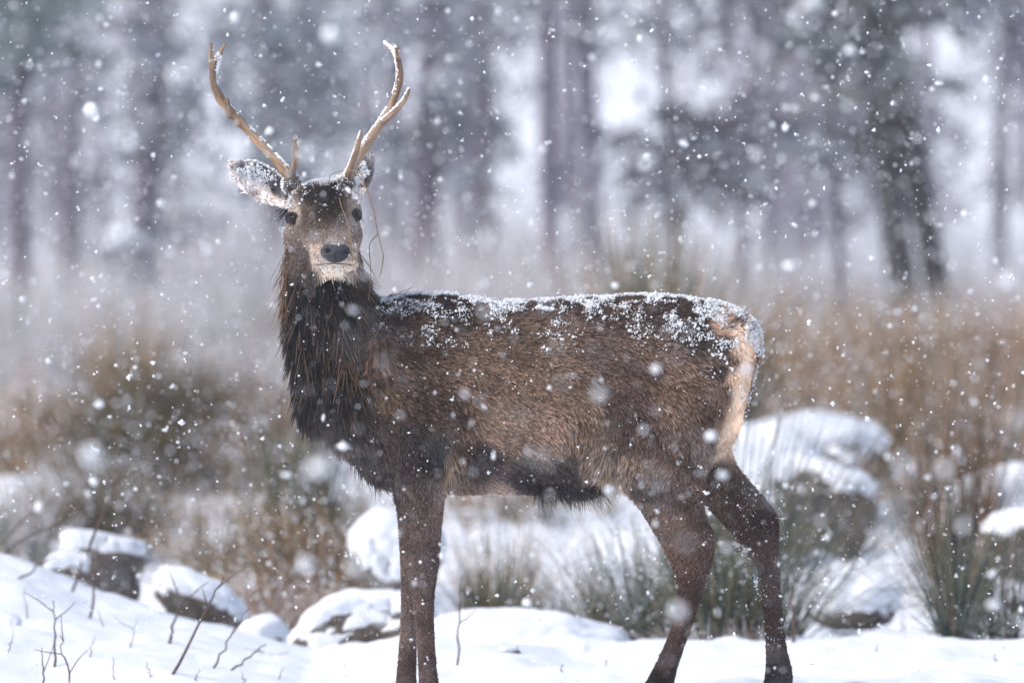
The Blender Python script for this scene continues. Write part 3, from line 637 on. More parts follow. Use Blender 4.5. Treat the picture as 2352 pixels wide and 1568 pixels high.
# head: rings along its axis (u, v, y, half-width, half-height)
HR = [(742, 470, .06, 52, 48), (742, 470, .0, 72, 58), (744, 478, -.05, 80, 62), (747, 492, -.10, 82, 62), (751, 513, -.15, 74, 61), (757, 538, -.20, 61, 54), (763, 562, -.245, 54, 46), (767, 580, -.28, 53, 40), (770, 590, -.305, 47, 33), (771, 593, -.318, 30, 22)]
hc = np.array([at(u, v, y) for u, v, y, _, _ in HR]); fdir = hc[-2] - hc[1]; fdir /= np.linalg.norm(fdir)
rgt = np.cross(fdir, [0, 0, 1.]); rgt /= np.linalg.norm(rgt); rgt = rgt if rgt[0] > 0 else -rgt
upv = np.cross(rgt, fdir); upv = upv if upv[2] > 0 else -upv
kk = 24.5 / PXR
loft(np.array([np.concatenate([c, rgt * r[3] * kk, upv * r[4] * kk]) for c, r in zip(hc, HR)]), seg=28)
blob(684, 478, -.095, 20, 13, .03, 0.2); blob(808, 474, -.095, 20, 13, .03, -0.2)         # brows
blob(690, 545, -.10, 36, 44, .07, 0.1); blob(806, 540, -.09, 24, 40, .07)                # cheeks
blob(742, 600, -.265, 27, 17, .045, -0.1); blob(799, 600, -.265, 25, 17, .045, 0.1)      # lips
blob(768, 617, -.25, 32, 15, .045)                                                        # chin
blob(672, 424, -.03, 20, 18, .035); blob(795, 424, -.03, 20, 18, .035)                    # pedicles
# ears: thin cupped leaves
def ear(base, tip, prof, side, y0, y1, cup, thick):
    a = np.array(base, float); c = np.array(tip, float); ax = (c - a) / np.linalg.norm(c - a); pp = np.array([-ax[1], ax[0]]) * side
    R = []; s = np.linspace(-1, 1, 11)
    for t, hw in prof:
        q = a + (c - a) * t; y = y0 + (y1 - y0) * t; ring = []
        for sg in s: ring.append(at(*(q + pp * hw * sg), y + cup * (hw / 40) * (1 - sg * sg)))
        for sg in s[::-1]: ring.append(at(*(q + pp * hw * sg * 1.04), y + cup * (hw / 40) * (1 - sg * sg) + thick * (0.35 + 0.65 * (1 - sg * sg))))
        R.append(ring)
    R = np.array(R); k, sg = R.shape[:2]; i = np.arange(k - 1)[:, None] * sg; j = np.arange(sg)[None]; j2 = (j + 1) % sg
    q = np.stack([i + j, i + j2, i + sg + j2, i + sg + j], -1).reshape(-1, 4); vv = np.concatenate([R.reshape(-1, 3), R[:1].mean(1), R[-1:].mean(1)])
    j = j[0]; j2 = j2[0]; e = (k - 1) * sg
    BODY.add(vv, [q, np.concatenate([np.stack([np.full(sg, k * sg), j2, j], -1), np.stack([np.full(sg, k * sg + 1), e + j, e + j2], -1)])])
ear((668, 464), (524, 376), [(0, 17), (.2, 28), (.4, 37), (.6, 36), (.78, 27), (.92, 14), (1, 4)], 1, -.02, -.03, .035, .02)
ear((812, 462), (855, 350), [(0, 13), (.25, 19), (.5, 21), (.75, 16), (.92, 8), (1, 3)], 1, .0, .05, .03, .02)

raw = bpy.data.objects.new('body_raw', BODY.mesh('body_raw')); COL.objects.link(raw)
rm = raw.modifiers.new('r', 'REMESH'); rm.mode = 'VOXEL'; rm.voxel_size = 0.0065
sm = raw.modifiers.new('s', 'SMOOTH'); sm.factor = 0.5; sm.iterations = 7
dg = bpy.context.evaluated_depsgraph_get(); bme = bpy.data.meshes.new_from_object(raw.evaluated_get(dg)); bpy.data.objects.remove(raw)
bme.name = 'body'
for a in [x for x in bme.attributes if x.name == 'tint']: bme.attributes.remove(a)
nv = len(bme.vertices); co = np.empty(nv * 3, np.float32); bme.vertices.foreach_get('co', co); co = co.reshape(-1, 3).astype(float)
bme.polygons.foreach_set('use_smooth', np.ones(len(bme.polygons), bool))

def uv(p):
    D = p[:, 1] - CAM_Y; return np.stack([HU + p[:, 0] / D * PXR, HV + (CAM_Z - p[:, 2]) / D * PXR], -1)

# coat colour, hair length and hair direction over the body, set at anchors and blended between them
CA = np.array([
 (700,700,42,38,44),(690,850,36,33,38),(665,640,95,74,58),(660,760,58,48,44),(780,720,48,42,42),(740,660,46,42,48),(835,660,84,64,50),(830,720,78,58,44),(845,800,92,68,50),(860,860,86,64,48),(760,880,40,34,38),(740,950,100,90,86),(775,990,108,98,92),
 (800,930,84,68,56),(820,1070,62,52,50),(870,1110,72,62,56),(900,900,98,78,60),(890,1000,80,66,58),(960,760,92,68,52),(890,720,62,48,42),(920,685,46,38,38),(1000,690,58,44,40),(950,1020,56,46,44),(1000,1050,40,34,35),(1000,940,80,62,50),(1036,1090,118,98,82),
 (1045,1050,104,82,64),(1100,850,114,91,72),(1200,760,104,83,66),(1200,690,70,56,50),(1200,900,124,98,76),(1250,1000,146,114,88),(1150,990,138,106,80),(1350,960,134,108,84),(1100,1060,58,48,46),(1200,1105,54,45,44),(1150,1138,150,130,116),(1290,1100,58,48,45),(1384,1056,138,116,96),(1402,1085,160,142,124),
 (1330,1135,42,35,38),(1400,720,82,64,55),(1500,720,70,56,50),(1500,800,96,76,62),(1600,770,56,45,42),(1580,900,116,90,70),(1655,850,70,54,46),(1480,1000,84,66,55),(1430,950,84,64,53),(1560,1050,104,82,66),(1640,940,112,86,66),(1620,1000,108,84,68),
 (1655,748,224,184,150),(1680,760,230,194,160),(1700,775,234,198,162),(1690,800,232,196,160),(1732,830,224,182,142),(1702,890,232,204,170),(1685,860,226,192,158),(1725,880,214,168,130),(1684,950,222,190,152),(1664,1000,190,164,134),(1650,1045,134,112,94),(1740,800,206,154,114),(1660,790,60,48,42),(1680,830,140,108,84),(1600,710,64,52,46),(1665,900,116,90,70),(1640,1080,110,90,74),
 (1500,1150,92,72,60),(1560,1200,104,82,66),(1590,1280,96,74,62),(1560,1400,84,63,54),(1520,1500,76,57,50),(1490,1570,34,28,28),(1520,1590,30,25,25),(1700,1150,84,65,54),(1760,1200,68,50,43),(1770,1300,84,65,56),(1780,1450,82,62,53),(1785,1555,42,34,34),
 (970,1150,84,69,62),(1015,1160,120,100,86),(970,1300,92,74,66),(930,1450,108,92,84),(980,1450,96,77,68),(960,1560,88,71,64),(960,1650,40,34,33)], float)
CH = np.array([
 (700,445,44,36,34),(725,425,36,30,30),(760,445,38,31,31),(785,455,52,42,38),(740,440,38,31,31),(745,470,42,34,33),(710,455,50,40,36),(770,470,46,37,35),(735,488,60,48,42),(720,418,38,32,32),(770,425,40,33,33),(690,440,104,80,62),(675,455,126,104,86),(795,450,130,106,84),(745,505,70,56,47),(742,520,100,82,66),(715,470,56,45,40),(765,490,50,40,37),(780,500,86,68,56),(680,482,196,180,162),(668,484,190,172,156),(712,480,110,90,72),(660,520,150,130,112),(700,510,112,94,80),(680,545,136,120,106),
 (700,580,136,118,104),(665,600,110,90,74),(662,570,128,106,90),(810,510,164,142,122),(805,470,172,150,128),(800,545,156,132,112),(760,535,136,118,104),(740,545,138,120,106),(760,555,178,166,158),(725,588,196,174,154),(732,575,210,184,156),(730,604,212,192,170),(812,590,208,180,152),(806,575,206,180,152),(810,606,230,204,174),(768,622,246,230,204),(750,620,242,224,196),(790,620,242,224,196),
 (715,625,80,68,60),(700,612,110,92,76),(690,640,66,56,52),(825,590,130,106,84),(822,640,90,70,56),(655,640,98,78,62)], float)
CE = np.array([(535,385,176,166,162),(535,400,190,182,176),(560,390,104,94,92),(600,405,56,48,50),(640,435,56,48,48),(560,415,206,198,190),(590,430,228,220,212),(575,425,220,212,204),(612,448,228,220,212),(545,412,196,188,182),(620,455,210,198,184),(585,450,150,138,132),(640,475,224,212,200),(600,465,196,186,176),(855,360,150,138,136),(845,390,112,100,100),(830,420,84,74,74),(825,445,226,216,204),(815,470,206,192,174)], float)
LA = np.array([
 (660,620,65,-.1,1),(650,750,95,.02,1),(720,700,70,.02,1),(800,700,105,.1,1),(690,900,120,.12,1),(760,900,90,.1,1),(845,690,85,.25,1),(850,800,95,.3,1),(740,960,75,.3,1),(900,730,60,.8,.8),(920,685,38,1,.25),(960,800,44,.8,.6),(950,900,38,.7,.7),(900,1000,32,.2,1),(860,1090,48,.3,1),(1050,800,30,1,.15),(1000,950,36,.8,.5),(1040,1060,46,.1,1),(980,1080,26,0,1),
 (1000,690,34,1,.1),(1150,750,28,1,.3),(1200,900,26,1,.35),(1150,1020,24,1,.3),(1150,1120,28,1,.4),(1280,1120,48,.8,.7),(1330,1130,62,.5,.8),(1300,800,28,1,.5),(1400,900,30,.8,.7),(1430,1000,32,-.2,1),(1390,1070,60,-.1,1),(1400,695,30,1,.2),(1550,760,32,1,.5),(1520,900,30,.5,.9),(1500,1050,24,.1,1),(1620,850,34,.7,.8),(1650,950,32,.2,1),(1690,740,36,.9,.45),(1730,820,34,.1,1),(1690,950,46,-.1,1),(1640,1060,34,-.1,1),(1600,1090,28,0,1),(1690,1050,24,0,1),
 (1690,860,30,-.05,1),(1700,920,34,-.2,1),(1500,1200,14,.2,1),(1560,1400,11,-.25,1),(1600,1230,16,.2,1),(1760,1200,13,.5,.9),(1700,1150,16,.5,.9),(1780,1400,11,.05,1),(960,1200,14,0,1),(960,1300,12,0,1),(960,1420,10,0,1),(960,1600,10,0,1)], float)
LH = np.array([(740,430,22,0,-1),(700,430,18,-.5,-.8),(780,430,18,.5,-.8),(745,480,13,0,-1),(680,500,9,-.5,.2),(690,540,10,-.5,.8),(700,590,13,-.3,1),(812,520,9,.4,.6),(800,550,9,.4,.8),(760,545,7,0,-1),(725,590,7,-.8,.3),(815,595,7,.8,.3),(768,622,10,0,1),(665,590,30,-.25,1),(822,590,26,.2,1),(710,630,45,0,1),(825,640,60,.2,1)], float)
def blend(A, q, power=3.2):
    out = np.empty((len(q), A.shape[1] - 2))
    for i in range(0, len(q), 20000):
        d = ((q[i:i + 20000, None] - A[None, :, :2]) ** 2).sum(2) + 40.0; wgt = d ** (-power / 2 - 0.4); wgt /= wgt.sum(1, keepdims=True); out[i:i + 20000] = wgt @ A[:, 2:]
    return out

earL = lambda q: (q[:, 0] < 658) & (q[:, 1] < 492 + 0 * q[:, 0])
earR = lambda q: (q[:, 0] > 808) & (q[:, 1] < 462)
def region(p, q):
    """0 trunk and legs, 1 neck, 2 head, 3 / 4 ears"""
    r = np.zeros(len(p), int)
    neck = (q[:, 1] < 1000) & (q[:, 0] < 870 - 0.12 * (q[:, 1] - 680) * (q[:, 1] > 680)) ; r[neck] = 1
    hd = (q[:, 1] < 640) & (((p - hc[2]) @ fdir > -0.035) | (q[:, 1] < 470)) & (q[:, 0] < 840); r[hd] = 2
    r[earL(q) & (p[:, 1] < 0.06)] = 3; r[earR(q) & (p[:, 1] < 0.12)] = 4; return r
def coat(p, nrm=None):
    q = uv(p); r = region(p, q); c = blend(CA, q)
    ul = np.interp(q[:, 1], [735, 752, 770, 800, 850, 900, 950, 1000, 1050], [1640, 1652, 1676, 1692, 1690, 1684, 1666, 1648, 1634]) + 6 * vnoise(p * 60)
    k_ = (smooth(-5, 9, q[:, 0] - ul) * smooth(1075, 1030, q[:, 1]) * smooth(728, 745, q[:, 1]))[:, None]
    cream = np.array([238., 212, 180]) + (np.array([186., 140, 106]) - np.array([238., 212, 180])) * (smooth(22, 42, q[:, 0] - ul) * smooth(770, 810, q[:, 1]) * smooth(960, 900, q[:, 1]))[:, None]
    c = c * (1 - k_) + cream * k_
    for k, A in ((2, CH), (3, CE), (4, CE)):
        i = r == k
        if i.any(): c[i] = blend(A, q[i])
    if nrm is not None:                                  # backs of the ears are brown
        i = (r >= 3) & (nrm[:, 1] > 0.15); c[i] = (86, 74, 68)
    c = lin(c); lum = c @ np.array([0.3, 0.55, 0.15]); c = lum[:, None] + (c - lum[:, None]) * np.where(r == 1, 0.5, np.where(r == 0, 0.84, 0.66))[:, None]
    c = np.where((r == 1)[:, None], c * np.array([0.95, 0.97, 1.1]), c)
    return c * np.array([1.0, 0.97, 0.985]) * np.array([1.36, 0.34, 1.12, 1.8, 1.6])[r][:, None], r, q

tint, reg, q_ = coat(co)
at_ = bme.attributes.new('tint', 'FLOAT_COLOR', 'POINT'); t4 = np.ones((nv, 4), np.float32); t4[:, :3] = tint * 0.8; at_.data.foreach_set('color', t4.ravel())
body = obj('body', bme, M_SKIN, DEER)
bvh = BVHTree.FromPolygons([tuple(c) for c in co], [tuple(p.vertices) for p in bme.polygons])
def hit(u, v):
    o_ = Vector((0, CAM_Y, CAM_Z)); d = Vector(at(u, v, 0)) - o_; d.normalize(); return bvh.ray_cast(o_, d)

# fur ---------------------------------------------------------------
bme.calc_loop_triangles(); nt_ = len(bme.loop_triangles); tri = np.empty(nt_ * 3, np.int32); bme.loop_triangles.foreach_get('vertices', tri); tri = tri.reshape(-1, 3)
vn = np.empty(nv * 3, np.float32); bme.vertices.foreach_get('normal', vn); vn = vn.reshape(-1, 3).astype(float)
A_, B_, C_ = co[tri[:, 0]], co[tri[:, 1]], co[tri[:, 2]]; area = np.linalg.norm(np.cross(B_ - A_, C_ - A_), axis=1) / 2
tc_ = (A_ + B_ + C_) / 3; tr_ = region(tc_, uv(tc_)); tn_ = np.cross(B_ - A_, C_ - A_); tn_ /= np.linalg.norm(tn_, axis=1, keepdims=True) + 1e-12
dens = np.array([1.0, 1.25, 3.2, 3.0, 3.0])[tr_]
dens = dens * np.where(uv(tc_)[:, 1] > 1150, 1.7, 1.0) * np.where((tn_[:, 1] > 0.45) & (tr_ < 3), 0.25, 1.0)
NH = 430000
ti = RNG.choice(nt_, NH, p=area * dens / (area * dens).sum()); r1 = np.sqrt(RNG.random(NH)); r2 = RNG.random(NH)
wA, wB, wC = 1 - r1, r1 * (1 - r2), r1 * r2
root = A_[ti] * wA[:, None] + B_[ti] * wB[:, None] + C_[ti] * wC[:, None]
nrm = vn[tri[ti, 0]] * wA[:, None] + vn[tri[ti, 1]] * wB[:, None] + vn[tri[ti, 2]] * wC[:, None]; nrm /= np.linalg.norm(nrm, axis=1, keepdims=True) + 1e-9

eyes_px = ((675, 502), (816, 496))
keep = np.ones(NH, bool)
hq = uv(root)
for eu, ev in eyes_px: keep &= ~((((hq[:, 0] - eu) / 19) ** 2 + ((hq[:, 1] - ev) / 15) ** 2 < 1) & (root[:, 1] < 0))
keep &= ~((((hq[:, 0] - 770) / 33) ** 2 + ((hq[:, 1] - 582) / 24) ** 2 < 1) & (root[:, 1] < -.2))
keep &= ~((np.abs(hq[:, 1] - 606) < 2.5) & (root[:, 1] < -.2) & (np.abs(hq[:, 0] - 768) < 44))
root, nrm = root[keep], nrm[keep]; NH = len(root)

def grow(root, nrm):
    col, r, q = coat(root, nrm); L = blend(LA, q)
    for k, Aa in ((2, LH),):
        i = r == k; L[i] = blend(Aa, q[i])
    i = r == 3; L[i] = (9, -.8, -.2); i = r == 4; L[i] = (9, .3, -.9)
    L[r == 2, 0] *= 0.75
    L[r == 0, 0] *= np.where((q[r == 0, 0] > 1640) & (q[r == 0, 1] < 1080), 0.5, 0.56)
    d = np.stack([L[:, 1], 0 * L[:, 1], -L[:, 2]], -1)
    d += 0.25 * np.stack([vnoise(root * 9), vnoise(root * 9 + 50), vnoise(root * 9 + 90)], -1)
    d += 0.3 * np.stack([vnoise(root * 4.5 + 7), vnoise(root * 4.5 + 57), vnoise(root * 4.5 + 97)], -1)
    d -= nrm * (d * nrm).sum(1, keepdims=True); d /= np.linalg.norm(d, axis=1, keepdims=True) + 1e-9
    ln = L[:, 0] / 1000 * RNG.uniform(0.6, 1.15, len(root)); return col, r, q, d, ln
def clump(root, nrm, d, ln, spacing_n, amount, lift):
    """tips of neighbouring hairs lean together into wet points"""
    n_ = len(root); ci = RNG.choice(n_, spacing_n, replace=False); kd = kdtree.KDTree(spacing_n)
    for j, i in enumerate(ci): kd.insert(root[i], j)
    kd.balance(); own = np.array([kd.find(p)[1] for p in root]); lf = np.reshape(lift, (-1, 1)) * RNG.uniform(0.5, 1.5, spacing_n)[own][:, None] * RNG.uniform(0.7, 1.3, (n_, 1))
    dj = RNG.normal(0, 0.16, (spacing_n, 3))[own]
    dd = d + dj; dd /= np.linalg.norm(dd, axis=1, keepdims=True)
    T = ln[:, None]
    K = 5; s = np.linspace(0, 1, K)
    tip_c = root[ci][own] + (d[ci][own] + dj) * ln[ci][own][:, None] * 1.0 + nrm[ci][own] * lf * T
    pts = []
    for a in s:
        p = root + dd * T * a + nrm * lf * T * (a * 1.7 - 0.9 * a * a) * 1.0
        pts.append(p * (1 - amount * a ** 1.4) + (tip_c + RNG.normal(0, 0.0012, (n_, 3))) * amount * a ** 1.4 if amount else p)
    P = np.stack(pts, 1); P[:, 0] -= nrm * 0.002
    return P, own
def curves(name, P, col, rad, parent, label=None, material=None):
    n_, K = P.shape[:2]; hcv = bpy.data.hair_curves.new(name); hcv.add_curves([K] * n_)
    hcv.attributes['position'].data.foreach_set('vector', P.astype(np.float32).ravel())
    ra = hcv.attributes.get('radius') or hcv.attributes.new('radius', 'FLOAT', 'POINT')
    prof = np.array([1, 0.95, 0.8, 0.55, 0.12])[None] if K == 5 else np.linspace(1, 0.1, K)[None]
    ra.data.foreach_set('value', (np.asarray(rad)[:, None] * prof).astype(np.float32).ravel())
    ca = hcv.attributes.new('coat_colour', 'FLOAT_COLOR', 'CURVE'); c4 = np.ones((n_, 4), np.float32); c4[:, :3] = col; ca.data.foreach_set('color', c4.ravel())
    o = obj(name, hcv, material or M_FUR, parent)
    if label: o['label'] = label
    return o
colH, regH, qH, dH, lnH = grow(root, nrm)
P_, own = clump(root, nrm, dH, lnH, 120000, 0.7, np.where(regH == 1, 0.13, np.where(regH >= 2, 0.25, 0.38)))
var = RNG.uniform(0.42, 1.62, 120000)[own] * RNG.uniform(0.8, 1.2, NH)
light = (RNG.random(NH) < 0.05 + 0.12 * (qH[:, 0] > 790)) & (regH == 1)
colB = colH.copy(); var = np.where((regH == 0) & (qH[:, 0] > 1630) & (colB.mean(1) > 0.24), 0.7 + 0.55 * (var - 0.4) / 1.5, var)
var = var * (1 + 0.42 * fbm(np.stack([root[:, 0] * 9 + root[:, 2] * 4, root[:, 1] * 12, root[:, 2] * 24 + root[:, 0] * 8], -1), 3) * (regH == 0) * (var > 0)); colH = colH * np.clip(var, 0.25, 2)[:, None]; colH[light] = lin((112, 88, 70)) * RNG.uniform(0.6, 1.2, (light.sum(), 1))
radH = np.where(regH == 2, 0.0005, np.where(regH == 1, 0.0008, np.where(qH[:, 1] > 1150, 0.0005, 0.00062))) * RNG.uniform(0.7, 1.2, NH)
FUR = {}
rump = (qH[:, 0] > 1630) & (qH[:, 1] < 1075) & (colB.mean(1) > 0.24) & (regH == 0)
legs = (regH == 0) & (qH[:, 1] > 1150)
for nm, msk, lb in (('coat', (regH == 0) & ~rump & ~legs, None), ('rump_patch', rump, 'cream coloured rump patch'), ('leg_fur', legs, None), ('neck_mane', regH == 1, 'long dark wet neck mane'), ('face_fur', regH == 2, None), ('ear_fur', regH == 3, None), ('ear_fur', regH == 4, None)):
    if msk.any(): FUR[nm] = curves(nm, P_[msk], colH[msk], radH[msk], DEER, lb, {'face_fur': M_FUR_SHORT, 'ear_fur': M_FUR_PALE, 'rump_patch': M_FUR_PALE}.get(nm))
# long loose guard hairs: mane strands, belly tuft, tail hairs
def strands(n_, us, vs, length, dirv, col, spread, rad=0.0011, name='guard_hair', lift=0.12):
    rts, ns = [], []
    while len(rts) < n_:
        h_ = hit(random.uniform(*us), random.uniform(*vs))
        if h_[0] is not None: rts.append(h_[0][:]); ns.append(h_[1][:])
    R_, Nn = np.array(rts), np.array(ns); d = np.array([dirv[0], -0.05, -dirv[1]])[None] + RNG.normal(0, spread, (n_, 3)); d /= np.linalg.norm(d, axis=1, keepdims=True)
    ln = RNG.uniform(*length, n_)[:, None]; s = np.linspace(0, 1, 5); bend = RNG.normal(0, 0.12, (n_, 3)); bend[:, 2] -= 0.08
    P = np.stack([R_ + d * ln * a + Nn * lift * ln * (a - 0.6 * a * a) + bend * ln * a * a for a in s], 1)
    c = lin(col)[None] * RNG.uniform(0.5, 1.4, (n_, 1)); return P, c, np.full(n_, rad) * RNG.uniform(0.6, 1.2, n_)
G = [strands(70, (665, 790), (650, 800), (.08, .16), (.08, 1), (112, 94, 80), .2), strands(260, (785, 855), (640, 800), (.09, .18), (.12, 1), (112, 84, 62), .16), strands(400, (660, 860), (760, 930), (.08, .16), (.1, 1), (60, 50, 46), .18), strands(90, (815, 850), (570, 680), (.04, .09), (.35, .95), (70, 56, 48), .2, lift=0.5),
     strands(160, (650, 668), (560, 720), (.05, .11), (-.15, 1), (110, 84, 62), .15, lift=0.3), strands(260, (1225, 1390), (1100, 1128), (.035, .075), (.35, .9), (46, 38, 42), .3, lift=0.1), strands(130, (1385, 1425), (1025, 1085), (.04, .08), (-.15, 1), (164, 144, 126), .25),
     strands(70, (1022, 1036), (1030, 1085), (.03, .07), (.05, 1), (168, 142, 116), .2), strands(140, (875, 950), (688, 720), (.04, .08), (1, .1), (52, 42, 40), .3, lift=0.5), strands(36, (1655, 1725), (722, 765), (.03, .055), (.9, -.5), (120, 108, 108), .22, rad=.0018), strands(200, (800, 880), (1040, 1110), (.03, .06), (.25, .9), (62, 52, 48), .25)]
curves('guard_hair', np.concatenate([g_[0] for g_ in G]), np.concatenate([g_[1] for g_ in G]), np.concatenate([g_[2] for g_ in G]), DEER, 'long loose wet guard hairs')

# eyes, nose, hooves -----------------------------------------------------
def ell(c, ax, ay, az, base=ICO4): return base[0][:, :1] * ax + base[0][:, 1:2] * ay + base[0][:, 2:3] * az + c, base[1]
for (eu, ev), rw in zip(eyes_px, (13.5, 9.0)):
    h_ = hit(eu, ev); c = np.array(h_[0]); nn = np.array(h_[1]); nn /= np.linalg.norm(nn); nn = nn * 0.6 + np.array([0, -0.4, 0]); nn /= np.linalg.norm(nn)
    tx = np.cross(nn, [0, 0, 1.]); tx /= np.linalg.norm(tx); tz = np.cross(tx, nn); tz = tz if tz[2] > 0 else -tz; tx = tx if tx[0] > 0 else -tx
    k = kk; r = rw * k / max(0.5, abs(tx[0]))
    v, f = ell(c + nn * 0.001, tx * r, nn * 0.013, tz * 11.5 * k); e = obj('eye', mesh_np('eye', v, f), M_EYE, DEER)
    v, f = ell(c + nn * 0.0095, tx * r * 0.42, nn * 0.0052, tz * 4.2 * k, ICO2); pu = obj('pupil', mesh_np('pupil', v, f), M_PUPIL, e); pu.location = (0, 0, 0)
    an = np.linspace(0, 2 * np.pi, 25); ring = c + nn * 0.007 + np.cos(an)[:, None] * tx * r * 1.12 + np.sin(an)[:, None] * tz * 11.5 * k * 1.1 + nn * (0.004 * np.sin(an))[:, None]
    v, f = tubes(ring[None], np.full((1, 25), 0.0028) * (1 + 0.5 * np.clip(np.sin(an), 0, 1))[None], 6); obj('eyelid', mesh_np('eyelid', v, f), M_LID, e)
    for ch in e.children: ch.location = (0, 0, 0)
    la = RNG.uniform(0.5, 2.6, 26); lr = c + nn * 0.008 + np.cos(la)[:, None] * tx * r * 1.1 + np.sin(la)[:, None] * tz * 11.5 * k * 1.1
    ld = np.cos(la)[:, None] * tx * 0.9 + nn * 0.9 + tz * 0.15; P = np.stack([lr + ld * 0.011 * a + np.array([0, 0, -0.004]) * a * a for a in np.linspace(0, 1, 5)], 1)
    lash = curves('eyelash', P, np.tile(lin((24, 20, 20)), (26, 1)), np.full(26, 0.0004), e); lash.location = (0, 0, 0)
nb = at(770, 581, 0); hn = hit(770, 581); nc = np.array(hn[0]) if hn[0] is not None else hc[-1]
bv, bf = ICO5; p = bv.copy()
p[:, 0] *= 1 - 0.22 * np.clip(-p[:, 2], 0, 1) ** 1.2; p[:, 0] = np.sign(p[:, 0]) * np.abs(p[:, 0]) ** 0.85; p[:, 2] = np.sign(p[:, 2]) * np.abs(p[:, 2]) ** 0.85
p[:, 2] -= 0.16 * np.exp(-(p[:, 0] / 0.3) ** 2) * (p[:, 2] > 0.2)
dent = lambda x0, z0: np.exp(-(((p[:, 0] - x0) / 0.26) ** 2 + ((p[:, 2] - z0) / 0.2) ** 2))
front = p[:, 1] < 0
p[:, 1] += front * (0.55 * (dent(-0.55, 0.15) + dent(0.55, 0.15)) + 0.2 * np.exp(-(p[:, 0] / 0.08) ** 2) * (p[:, 2] < 0.1))
fh = np.array([fdir[0], fdir[1], 0.0]); fh /= np.linalg.norm(fh); nup = np.array([0, 0, 1.0]) + 0.22 * fh
p[:, 0] *= 1 + 0.10 * np.clip(p[:, 2], -1, 1)
put = lambda q: nc + fh * 0.005 + rgt * (q[:, :1] * 34 * kk) - fh * (0.022 * q[:, 1:2]) + nup * (q[:, 2:3] * 22 * kk)
nose = obj('nose', mesh_np('nose', put(p), bf), M_NOSE, DEER)
for sgn in (-1, 1):
    an = np.linspace(0, 2.6, 9); q = np.stack([sgn * (0.56 + 0.20 * np.cos(an + 0.5)), np.full(9, -0.47) + 0.1 * np.cos(an + .5), 0.20 + 0.24 * np.sin(an * 1.15 - 0.7)], -1)
    v, f = tubes(put(q)[None], (np.array([.3, .7, 1, 1.15, 1.2, 1.1, .9, .6, .3]) * 0.0042)[None], 8); o = obj('nostril', mesh_np('nostril', v, f), M_NOSTRIL, nose); o.location = (0, 0, 0)
mt = np.linspace(-1, 1, 15); mp_ = []
for s_ in mt:
    h_ = hit(768 + s_ * 42, 606 + 2.5 * abs(s_) ** 2.5 - 1.2 * math.exp(-(s_ * 6) ** 2)); mp_.append(np.array(h_[0]) + [0, -0.001, 0] if h_[0] is not None else mp_[-1])
v, f = tubes(np.array(mp_)[None], np.full((1, 15), 0.0017) * (1 - 0.5 * mt ** 2)[None], 6); obj('mouth_line', mesh_np('mouth_line', v, f), M_NOSTRIL, DEER)
for (hu, hv, hy, hl, dx) in ((962, 1664, YN, 34, -1), (908, 1652, YF, 34, -1), (1494, 1596, -.12, 36, -1), (1782, 1576, .11, 36, -1)):
    for sgn in (-1, 1):
        c = at(hu, hv, hy); k = kk; bv, bf = ICO4; p = bv.copy(); top = np.clip(p[:, 2], 0, 1)
        p[:, 2] = np.clip(p[:, 2], -0.75, 1); p[:, 0] = p[:, 0] * (1 - 0.35 * top) - 0.35 * (-p[:, 2]); v = c + p * np.array([hl * k, 0.019, 24 * k]) + np.array([0, sgn * 0.017, 0])
        obj('hoof', mesh_np('hoof', v, bf), M_HOOF, DEER)

# antlers -------------------------------------------------------------------
def antler(beams, label):
    B = Build(); Pall = []; BC = []
    for pts in beams:
        a = np.array([np.concatenate([at(u, v, y), [r * kk * (0.82 if r > 5 else 0.9)]]) for u, v, y, r in pts]); a = catmull(a, 6)
        v, f = tubes(a[None, :, :3], a[None, :, 3], 14)
        sl_ = np.concatenate([[0], np.cumsum(np.linalg.norm(np.diff(a[:, :3], axis=0), axis=1))]); aa = np.arange(14) / 14 * 2 * np.pi
        bc = np.stack([np.tile(np.cos(aa) * 2.4, len(a)) + 9 * len(Pall), np.tile(np.sin(aa) * 2.4, len(a)), np.repeat(sl_ * 14, 14)], -1); BC.append(bc)
        v = v + 0.0036 * fbm(bc * np.array([1, 1, 1.6]), 3)[:, None] * np.repeat(np.stack([np.ones(len(a))] * 14, 1).ravel()[:, None], 3, 1)
        t = np.repeat(np.linspace(0, 1, len(a)), 14)[:, None]; c = lin((130,106,90)) * (1 - smooth(0, .35, t)) + lin((180,154,128)) * smooth(0, .35, t)
        if len(pts) > 4: c = c * (1 - 0.55 * smooth(.62, .95, t)) + lin((108,88,78)) * 0.55 * smooth(.62, .95, t)
        else: c = c * (1 - 0.5 * smooth(.6, 1, t)) + lin((190,170,148)) * 0.5 * smooth(.6, 1, t)
        B.add(v, f, c); Pall.append(a)
    o = obj('antler', B.mesh('antler'), M_ANTLER, DEER); o['label'] = label
    ab = o.data.attributes.new('beam', 'FLOAT_VECTOR', 'POINT'); ab.data.foreach_set('vector', np.concatenate(BC).astype(np.float32).ravel())
    return o, Pall
AL, PL = antler([[(674, 428, -.04, 15), (665, 405, -.04, 14), (645, 380, -.02, 13.5), (610, 342, .01, 13), (572, 303, .03, 12.5), (535, 262, .04, 12), (505, 224, .04, 10.5), (490, 188, .03, 9.5), (490, 160, .02, 9.5)],
                 [(490, 165, .02, 8), (485, 135, .01, 7), (486, 101, .0, 3.5)], [(493, 165, .02, 8), (503, 130, .03, 7), (519, 100, .04, 3.2)],
                 [(668, 402, -.04, 11), (678, 372, -.08, 9), (680, 345, -.11, 7.5), (678, 314, -.13, 3.5)], [(533, 268, .04, 9), (524, 248, .02, 7), (519, 226, .0, 3)]], 'tan antler above the long ear')
